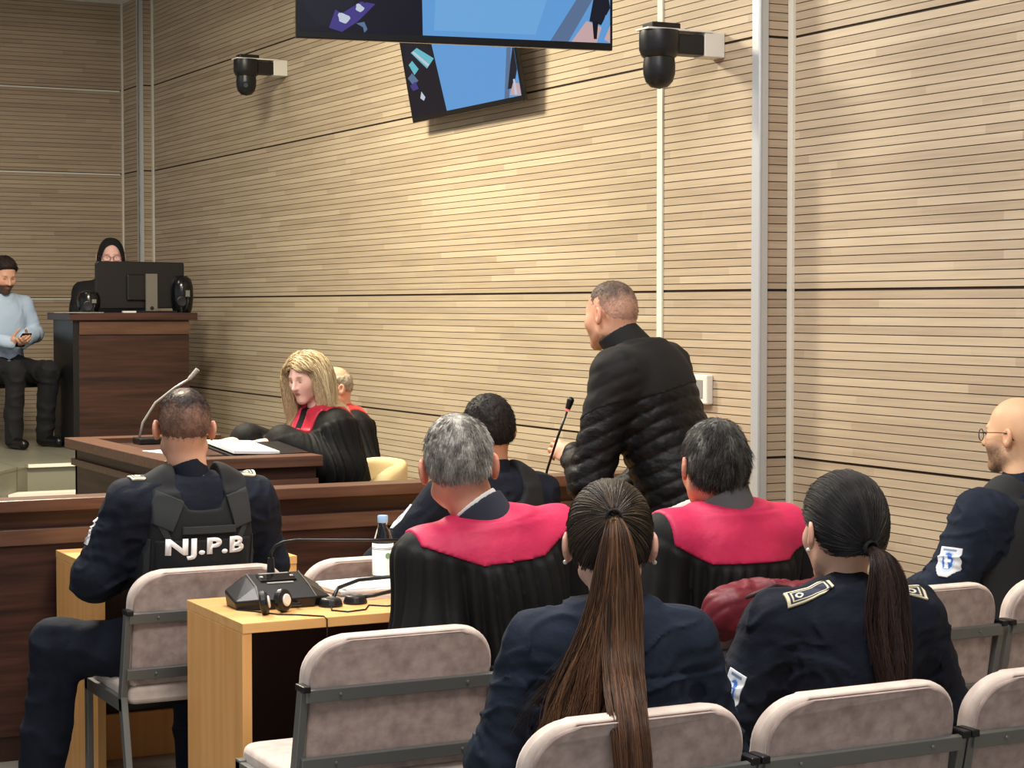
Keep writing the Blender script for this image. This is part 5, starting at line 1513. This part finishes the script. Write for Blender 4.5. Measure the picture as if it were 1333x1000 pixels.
# ------------------------------------------------------------------ clerk desk top
t = empty('desktop_monitor', (3.87, 13.08, 1.565), -0.03, 'black desktop monitor seen from behind on the tall clerk desk', 'monitor')
bm = nb(); prism(bm, [(-0.31, 0.045), (-0.30, 0.025), (0.29, 0.03), (0.305, 0.045), (0.305, 0.335), (0.295, 0.345), (-0.29, 0.35), (-0.31, 0.335)], 0.0, 0.03, lambda u, v, w: (u, w, v)); obj('casing', bm, M['black_plastic'], t, bevel=0.006)
bm = nb(); box2(bm, (-0.10, -0.02, 0.08), (0.10, 0.0, 0.26)); obj('rear_bulge', bm, M['black_plastic'], t, bevel=0.01)
bm = nb(); box2(bm, (0.025, -0.045, 0.0), (0.105, -0.02, 0.265)); cyl(bm, (0.065, -0.048, 0.03), (0.065, -0.044, 0.03), 0.014, mi=1); obj('stand', bm, [M['grey_plastic'], M['black_plastic']], t, bevel=0.002)
bm = nb(); box2(bm, (-0.10, -0.09, 0.0), (0.23, 0.12, 0.012)); obj('foot', bm, M['black_plastic'], t, bevel=0.003)
bm = nb(); box2(bm, (-0.29, 0.0302, 0.05), (0.285, 0.0312, 0.33)); obj('screen', bm, emis('monitor_light', (226, 226, 240), 1.6), t)
def speaker(loc, h, label, rz):
    t = empty('desktop_speaker', loc, rz, label, 'speaker', 'desk speakers beside the monitor')
    bm = nb(); lathe(bm, [(0.0, 0), (0.060, 0.0), (0.070, h * 0.12), (0.078, h * 0.4), (0.076, h * 0.7), (0.062, h * 0.9), (0.035, h * 0.985), (0.0, h)], n=28); obj('cabinet', bm, M['black_gloss'], t, smooth=True)
    bm = nb(); box2(bm, (0.015, -0.088, h * 0.42), (0.045, -0.066, h * 0.60)); obj('rear_socket', bm, M['grey_plastic'], t, bevel=0.003)
    bm = nb(); tube(bm, [(0.03, -0.080, h * 0.46), (0.032, -0.095, h * 0.3), (0.02, -0.09, h * 0.12), (0.0, -0.085, 0.004)], 0.006); obj('cable', bm, M['black_plastic'], t, smooth='all')
    bm = nb(); lathe(bm, [(0.0, 0.0), (0.028, 0.002), (0.034, 0.008), (0.03, 0.01)], n=20)
    for v in bm.verts: v.co = Vector((v.co.x - 0.01, -0.078 - v.co.z * 0.5, v.co.y + h * 0.30))
    obj('bass_port', bm, M['black_plastic'], t)
    return t
speaker((4.155, 13.06, 1.565), 0.255, 'tall black oval speaker at the right end of the clerk desk', -0.2)
speaker((3.515, 13.10, 1.565), 0.150, 'short black rounded speaker at the left of the monitor', -0.2)
bm = nb(); box(bm, (3.42, 13.0, 1.5665), (0.26, 0.20, 0.002), Matrix.Rotation(0.3, 3, 'Z')); one('paper_sheet', bm, M['paper'], 'white paper overhanging the left corner of the clerk desk', 'paper')
bm = nb(); box2(bm, (3.70, 12.92, 1.565), (3.79, 12.95, 1.577)); one('eraser_box', bm, M['white_plastic'], 'small white strip lying at the monitor foot', 'box')

# ------------------------------------------------------------------ bench desk items
def gooseneck(bm, pts, r=0.0045): tube(bm, pts, r, n=8)
t = empty('desk_microphone', (2.60, 8.78, 0.975), 0, 'silver gooseneck microphone on the walnut desk behind the lettered officer', 'microphone')
bm = nb(); box2(bm, (-0.03, -0.06, 0.0), (0.10, 0.06, 0.03)); obj('base', bm, M['black_plastic'], t, bevel=0.006)
bm = nb(); gooseneck(bm, [(-0.015, 0.0, 0.028), (0.0, -0.01, 0.10), (0.05, -0.04, 0.19), (0.13, -0.08, 0.26), (0.19, -0.11, 0.30)], 0.006); obj('stem', bm, M['silver_plastic'], t, smooth='all')
bm = nb(); cyl(bm, (0.19, -0.11, 0.30), (0.225, -0.128, 0.345), 0.010, 0.011); obj('microphone_head', bm, M['silver_plastic'], t)
bm = nb(); box2(bm, (0, 0, 0), (0.012, 0.006, 0.004)); bm.free()
t = empty('open_binder', (2.86, 7.90, 0.975), 0.10, 'open black binder with white pages in front of the blonde woman', 'binder')
bm = nb(); box(bm, (-0.04, -0.02, 0.028), (0.36, 0.30, 0.008), Matrix.Rotation(0.10, 3, 'X')); obj('cover', bm, M['black_plastic'], t)
bm = nb(); box(bm, (-0.10, -0.02, 0.040), (0.21, 0.29, 0.012), Matrix.Rotation(0.10, 3, 'X') @ Matrix.Rotation(0.05, 3, 'Y')); obj('pages', bm, M['paper'], t)
bm = nb(); box(bm, (2.47, 7.92, 1.0015), (0.16, 0.22, 0.002), Matrix.Rotation(0.2, 3, 'Z')); box(bm, (2.52, 7.92, 0.988), (0.10, 0.2, 0.026))
one('paper_stack', bm, M['paper'], 'small stack of white sheets behind the lettered officer on the walnut desk', 'papers')

# ------------------------------------------------------------------ table items
t = empty('conference_unit', (1.965, 5.30, 0.75), 0.0, 'black conference microphone unit with a long gooseneck on the beech table', 'conference unit')
def unit_frame(u, v, w): return (u, v, w)
bm = nb()
prof = [(-0.145, -0.045, 0.022), (-0.085, -0.085, 0.03), (0.085, -0.085, 0.03), (0.145, -0.045, 0.022), (0.145, 0.045, 0.045), (0.085, 0.075, 0.075), (-0.085, 0.075, 0.075), (-0.145, 0.045, 0.045)]
lo = [bm.verts.new((x * 0.96, y * 0.96, 0.0)) for x, y, z in prof]; up_ = [bm.verts.new((x, y, z)) for x, y, z in prof]
for i in range(8): bm.faces.new((lo[i], lo[(i + 1) % 8], up_[(i + 1) % 8], up_[i]))
bm.faces.new(lo[::-1])
a = bm.verts.new((-0.075, -0.03, 0.064)); b = bm.verts.new((0.075, -0.03, 0.064)); c = bm.verts.new((0.075, 0.045, 0.088)); d = bm.verts.new((-0.075, 0.045, 0.088))
bm.faces.new((a, b, c, d)); bm.faces.new((up_[1], up_[2], b, a)); bm.faces.new((up_[5], up_[6], d, c)); bm.faces.new((up_[2], up_[3], b)); bm.faces.new((up_[3], up_[4], c, b)); bm.faces.new((up_[4], up_[5], c))
bm.faces.new((up_[6], up_[7], d)); bm.faces.new((up_[7], up_[0], a, d)); bm.faces.new((up_[0], up_[1], a))
obj('housing', bm, M['black_plastic'], t, bevel=0.004)
tilt_ = math.atan2(0.024, 0.075); RT = Matrix.Rotation(tilt_, 3, 'X')
bm = nb(); box(bm, (0, 0.010, 0.078), (0.11, 0.045, 0.006), RT); obj('control_panel', bm, M['black_gloss'], t, bevel=0.002)
for x in (-0.046, 0.046):
    bm = nb(); box(bm, (x, 0.010, 0.0815), (0.010, 0.010, 0.004), RT); obj('button', bm, M['silver_plastic'], t, bevel=0.001)
for y, w in ((-0.022, 0.08), (0.036, 0.09)):
    bm = nb(); box(bm, (0, y, 0.0705 + 0.32 * (y + 0.01)), (w, 0.007, 0.004), RT); obj('trim_strip', bm, M['silver_plastic'], t)
for x in (-0.086, 0.086):
    bm = nb(); tube(bm, [(x, -0.085, 0.031), (x * 0.93, -0.03, 0.064), (x * 0.93, 0.045, 0.0885)], 0.0018, n=6); obj('edge_line', bm, M['grey_plastic'], t)
bm = nb(); cyl(bm, (0.0, 0.055, 0.075), (0.0, 0.055, 0.130), 0.013, 0.009); obj('socket', bm, M['black_plastic'], t)
bm = nb(); gooseneck(bm, [(0.0, 0.055, 0.12), (0.0, 0.053, 0.145), (0.010, 0.048, 0.163), (0.032, 0.038, 0.176), (0.07, 0.02, 0.182), (0.16, -0.01, 0.180), (0.26, -0.045, 0.178), (0.36, -0.08, 0.176)]); stem = obj('gooseneck', bm, M['black_plastic'], t, smooth='all')
bm = nb(); cyl(bm, (0.36, -0.08, 0.176), (0.41, -0.098, 0.175), 0.008); obj('microphone_head', bm, M['black_plastic'], stem)

def headphones(loc, rz, label, pad, upright=True):
    t = empty('headphones', loc, rz, label, 'headphones', 'headphones on the beech table')
    if upright:
        for x in (-0.032, 0.032):
            n = Vector((0.75 if x < 0 else 0.35, -1.0 if x > 0 else -0.55, 0.15)).normalized(); c = Vector((x, 0, 0.034))
            bm = nb(); cyl(bm, c - n * 0.012, c + n * 0.010, 0.034, 0.032, 26); e = obj('ear_cup', bm, M['black_plastic'], t, bevel=0.006)
            bm = nb(); cyl(bm, c + n * 0.010, c + n * 0.016, 0.019, 0.016, 22); obj('ear_pad', bm, pad, e, bevel=0.003)
        bm = nb(); tube(bm, [(-0.034, 0.012, 0.05), (0.0, 0.05, 0.03), (0.05, 0.075, 0.02), (0.11, 0.05, 0.014), (0.10, 0.015, 0.014), (0.036, 0.012, 0.02)], 0.005, n=8); obj('headband', bm, M['black_plastic'], t, smooth='all')
    else:
        for x in (-0.045, 0.04):
            bm = nb(); cyl(bm, (x, 0.0, 0.0), (x, 0.0, 0.024), 0.037, 0.028, 26); e = obj('ear_cup', bm, M['black_plastic'], t, bevel=0.006)
            bm = nb(); cyl(bm, (x, 0.0, 0.023), (x, 0.0, 0.027), 0.012, 0.010, 18); obj('ear_pad', bm, M['grey_plastic'], e)
        bm = nb(); tube(bm, [(-0.02, 0.025, 0.018), (0.02, 0.06, 0.040), (0.10, 0.07, 0.055), (0.20, 0.05, 0.058), (0.24, 0.0, 0.050), (0.20, -0.03, 0.035), (0.09, -0.025, 0.022), (0.05, -0.01, 0.018)], 0.006, n=8); obj('headband', bm, M['black_plastic'], t, smooth='all')
    return t
headphones((1.900, 5.155, 0.75), 0.25, 'black headphones with white ear pads propped before the microphone unit', M['white_plastic'])
headphones((2.135, 5.215, 0.75), 0.2, 'black headset lying flat beside the white papers', M['black_plastic'], False)
bm = nb(); tube(bm, [(1.845, 5.36, 0.765), (1.835, 5.32, 0.753), (1.825, 5.25, 0.7525), (1.86, 5.20, 0.7525), (1.90, 5.12, 0.7525), (1.95, 5.085, 0.7525), (2.00, 5.03, 0.7525), (2.006, 5.021, 0.745), (2.006, 5.02, 0.60), (1.995, 5.08, 0.45), (1.98, 5.25, 0.33), (2.03, 5.40, 0.22), (2.05, 5.42, 0.10)], 0.0022, n=6)
one('thin_cable', bm, M['black_plastic'], 'thin black cable looping over the table edge from the unit', 'cable', smooth='all')
bm = nb(); tube(bm, [(2.09, 5.20, 0.753), (2.06, 5.12, 0.7525), (2.09, 5.075, 0.7525), (2.15, 5.09, 0.7525), (2.19, 5.16, 0.7525), (2.23, 5.12, 0.7525), (2.32, 5.15, 0.7525)], 0.0025, n=6)
one('thin_cable', bm, M['black_plastic'], 'thin black cable curling beside the flat headset', 'cable', smooth='all')
t = empty('paper_stack', (2.27, 5.375, 0.75), 0.05, 'stack of white papers on the beech table before the water bottle', 'papers')
rng_ = random.Random(4)
for k in range(6):
    bm = nb(); w = 0.24; box(bm, (rng_.uniform(-.008, .008), rng_.uniform(-.008, .008), 0.0032 + k * 0.0058), (w, 0.20, 0.0052), Matrix.Rotation(rng_.uniform(-.06, .06), 3, 'Z')); obj('sheets', bm, M['paper'], t)
t = empty('water_bottle', (2.375, 5.485, 0.75), 0, 'clear plastic water bottle with pale blue cap beside the grey haired man', 'bottle')
bm = nb(); lathe(bm, [(0.0, 0.002), (0.026, 0.0), (0.031, 0.006), (0.032, 0.05), (0.0305, 0.058), (0.032, 0.066), (0.032, 0.125), (0.030, 0.142), (0.024, 0.168), (0.0145, 0.188), (0.0135, 0.200), (0.0, 0.200)], n=32); obj('bottle_body', bm, M['clear'], t, smooth=True)
bm = nb(); lathe(bm, [(0.0, 0.199), (0.0155, 0.199), (0.016, 0.201), (0.016, 0.219), (0.0145, 0.221), (0.0, 0.221)], n=28); obj('cap', bm, M['blue_cap'], t, smooth=True)
bm = nb(); lathe(bm, [(0.0325, 0.04), (0.0326, 0.137), (0.0322, 0.137)], n=32); lab_ = obj('label', bm, M['label_white'], t, smooth='all')
bm = nb()
for z in (0.118, 0.122): lathe(bm, [(0.0329, z), (0.0329, z + 0.0018)], n=32)
obj('label_band', bm, M['grey_plastic'], lab_)
bm = nb(); cyl(bm, (0.003, -0.0322, 0.100), (0.003, -0.0332, 0.100), 0.009, None, 18); obj('label_print', bm, M['green_print'], lab_)

t = empty('gooseneck_microphone', (3.40, 6.42, 0.75), 0, 'slim black microphone with a glowing ring held by the standing man', 'microphone')
bm = nb(); box2(bm, (-0.07, -0.06, 0), (0.07, 0.06, 0.045)); obj('base', bm, M['black_plastic'], t, bevel=0.01)
mp_ = [(0, -0.02, 0.04), (-0.012, -0.06, 0.15), (-0.012, -0.11, 0.26), (0.012, -0.145, 0.38), (0.040, -0.165, 0.475)]
bm = nb(); gooseneck(bm, mp_, 0.0048); obj('stem', bm, M['black_plastic'], t, smooth='all')
bm = nb(); cyl(bm, (0.0410, -0.1655, 0.478), (0.0425, -0.167, 0.485), 0.0088); obj('light_ring', bm, M['red_glow'], t)
bm = nb(); cyl(bm, (0.0425, -0.167, 0.485), (0.050, -0.172, 0.512), 0.010, 0.013, 16); ball(bm, (0.051, -0.1725, 0.516), 0.0135, 16); obj('microphone_head', bm, M['black_plastic'], t, smooth=True)

# power socket block under the table
t = empty('floor_socket', (1.98, 5.50, 0.0), 0, 'white plug and wooden socket block low under the beech table', 'socket')
bm = nb(); box2(bm, (0.0, -0.05, 0.24), (0.13, -0.03, 0.32)); obj('socket_block', bm, M['beech'], t)
bm = nb(); box2(bm, (0.0, -0.09, 0.27), (0.03, -0.05, 0.31)); obj('plug', bm, M['white_plastic'], t, bevel=0.004)
bm = nb(); box2(bm, (0.04, -0.05, 0.0), (0.09, -0.03, 0.24)); obj('post', bm, M['dark_panel'], t)

# ------------------------------------------------------------------ remaining seats and loose things
bm = nb()
t = empty('tub_chair', (3.44, 8.20, 0.15), 1.62, 'cream rounded tub chair behind the blonde woman', 'chair')
sh = Shape(); sh.lo, sh.hi = A3((-0.34, -0.34, 0.30)), A3((0.34, 0.30, 0.80))
def tub(P):
    r = np.hypot(P[:, 0] / 0.25, (P[:, 1] - 0.02) / 0.21); top = 0.765 - 0.16 * sstep(-0.05, 0.22, P[:, 1]) - 0.25 * (np.abs(P[:, 0]) / 0.3) ** 4 * 0.4
    d = np.abs(r - 0.93) * 0.21 - 0.028
    return smax(smax(d, P[:, 2] - top, 0.03), np.maximum(0.34 - P[:, 2], P[:, 1] - 0.12), 0.01)
sh.add(tub); sdf_obj('backrest', sh, M['cream_leather'], t, 0.009); bm.free()
bm = nb(); cyl(bm, (0, 0.02, 0.36), (0, 0.02, 0.45), 0.20, None, 32); obj('seat', bm, M['cream_leather'], t, bevel=0.02)
for x, y in ((-0.17, -0.13), (0.17, -0.13), (-0.17, 0.17), (0.17, 0.17)):
    bm = nb(); cyl(bm, (x, y, 0), (x, y, 0.36), 0.014, 0.018); obj('leg', bm, M['walnut'], t)
bm = nb()
t = empty('office_chair', (3.02, 13.66, 0.65), math.pi + 0.28, 'dark upholstered chair under the man with the phone', 'chair')
bm.free(); bm = nb(); box2(bm, (-0.25, -0.22, 0.40), (0.25, 0.24, 0.455)); obj('seat', bm, M['dark_fabric'], t, bevel=0.02)
bm = nb(); box2(bm, (-0.24, -0.25, 0.50), (0.24, -0.20, 0.86)); obj('backrest', bm, M['dark_fabric'], t, bevel=0.02)
for x in (-0.23, 0.23):
    for y in (-0.22, 0.21):
        bm = nb(); cyl(bm, (x, y, 0), (x, y, 0.42 if y > 0 else 0.6), 0.011); obj('leg', bm, M['steel'], t)

sh = Shape(); sh.lo, sh.hi = A3((-0.27, -0.16, 0.60)), A3((0.27, 0.14, 0.92))
def jacket(P):
    body = rbox_fn((0.0, -0.01, 0.80), (0.235, 0.066, 0.062), 0.05)(P)
    back_ = rbox_fn((0.03, -0.075, 0.755), (0.20, 0.028, 0.085), 0.025)(P)
    roll = cone_fn((-0.22, -0.03, 0.80), (-0.06, -0.06, 0.845), 0.050, 0.032)(P)
    d = smin(smin(body, back_, 0.03), roll, 0.03)
    q = np.sin(P[:, 0] * 62 + 2.0 * vnoise(P * 8, 3)) * np.sin((P[:, 2] + P[:, 1]) * 55 + 2 * vnoise(P * 9, 5))
    return d - 0.006 * np.abs(q) ** 0.5 + 0.006 * vnoise(P * [34, 26, 26], 7) + 0.010 * vnoise(P * 14, 9) - 0.008 * np.exp(-(vnoise(P * [16, 10, 10], 11) / 0.2) ** 2)
sh.add(jacket)
t = empty('quilted_jacket', (3.075, 4.35, 0.0), 0, 'burgundy quilted jacket draped over the chair back in front of the tousled man', 'jacket')
sdf_obj('jacket_body', sh, M['burgundy'], t, 0.0055)
bm = nb(); tube(bm, [(-0.20, -0.09, 0.845), (-0.10, -0.085, 0.872), (-0.02, -0.085, 0.855), (0.05, -0.11, 0.80)], 0.006, n=8); obj('zip_piping', bm, mat('dark_piping', (52, 26, 34), 0.6), t, smooth='all')

# phone in the man's hands
Mp = Matrix.Rotation(math.pi + 0.28, 4, 'Z'); Mp.translation = Vector((3.02, 13.62, 0.65))
c = Mp @ (Vector((0.0, 0.352, 0.752)) * 0.97)
bm = nb(); box(bm, (0, 0, 0), (0.072, 0.009, 0.145), Matrix.Rotation(-0.9, 3, 'X')); t = one('mobile_phone', bm, M['black_gloss'], 'black mobile phone held in both hands by the bearded man', 'phone', bevel=0.003)
t.location = c; t.rotation_euler = (0, 0, math.pi + 0.28)
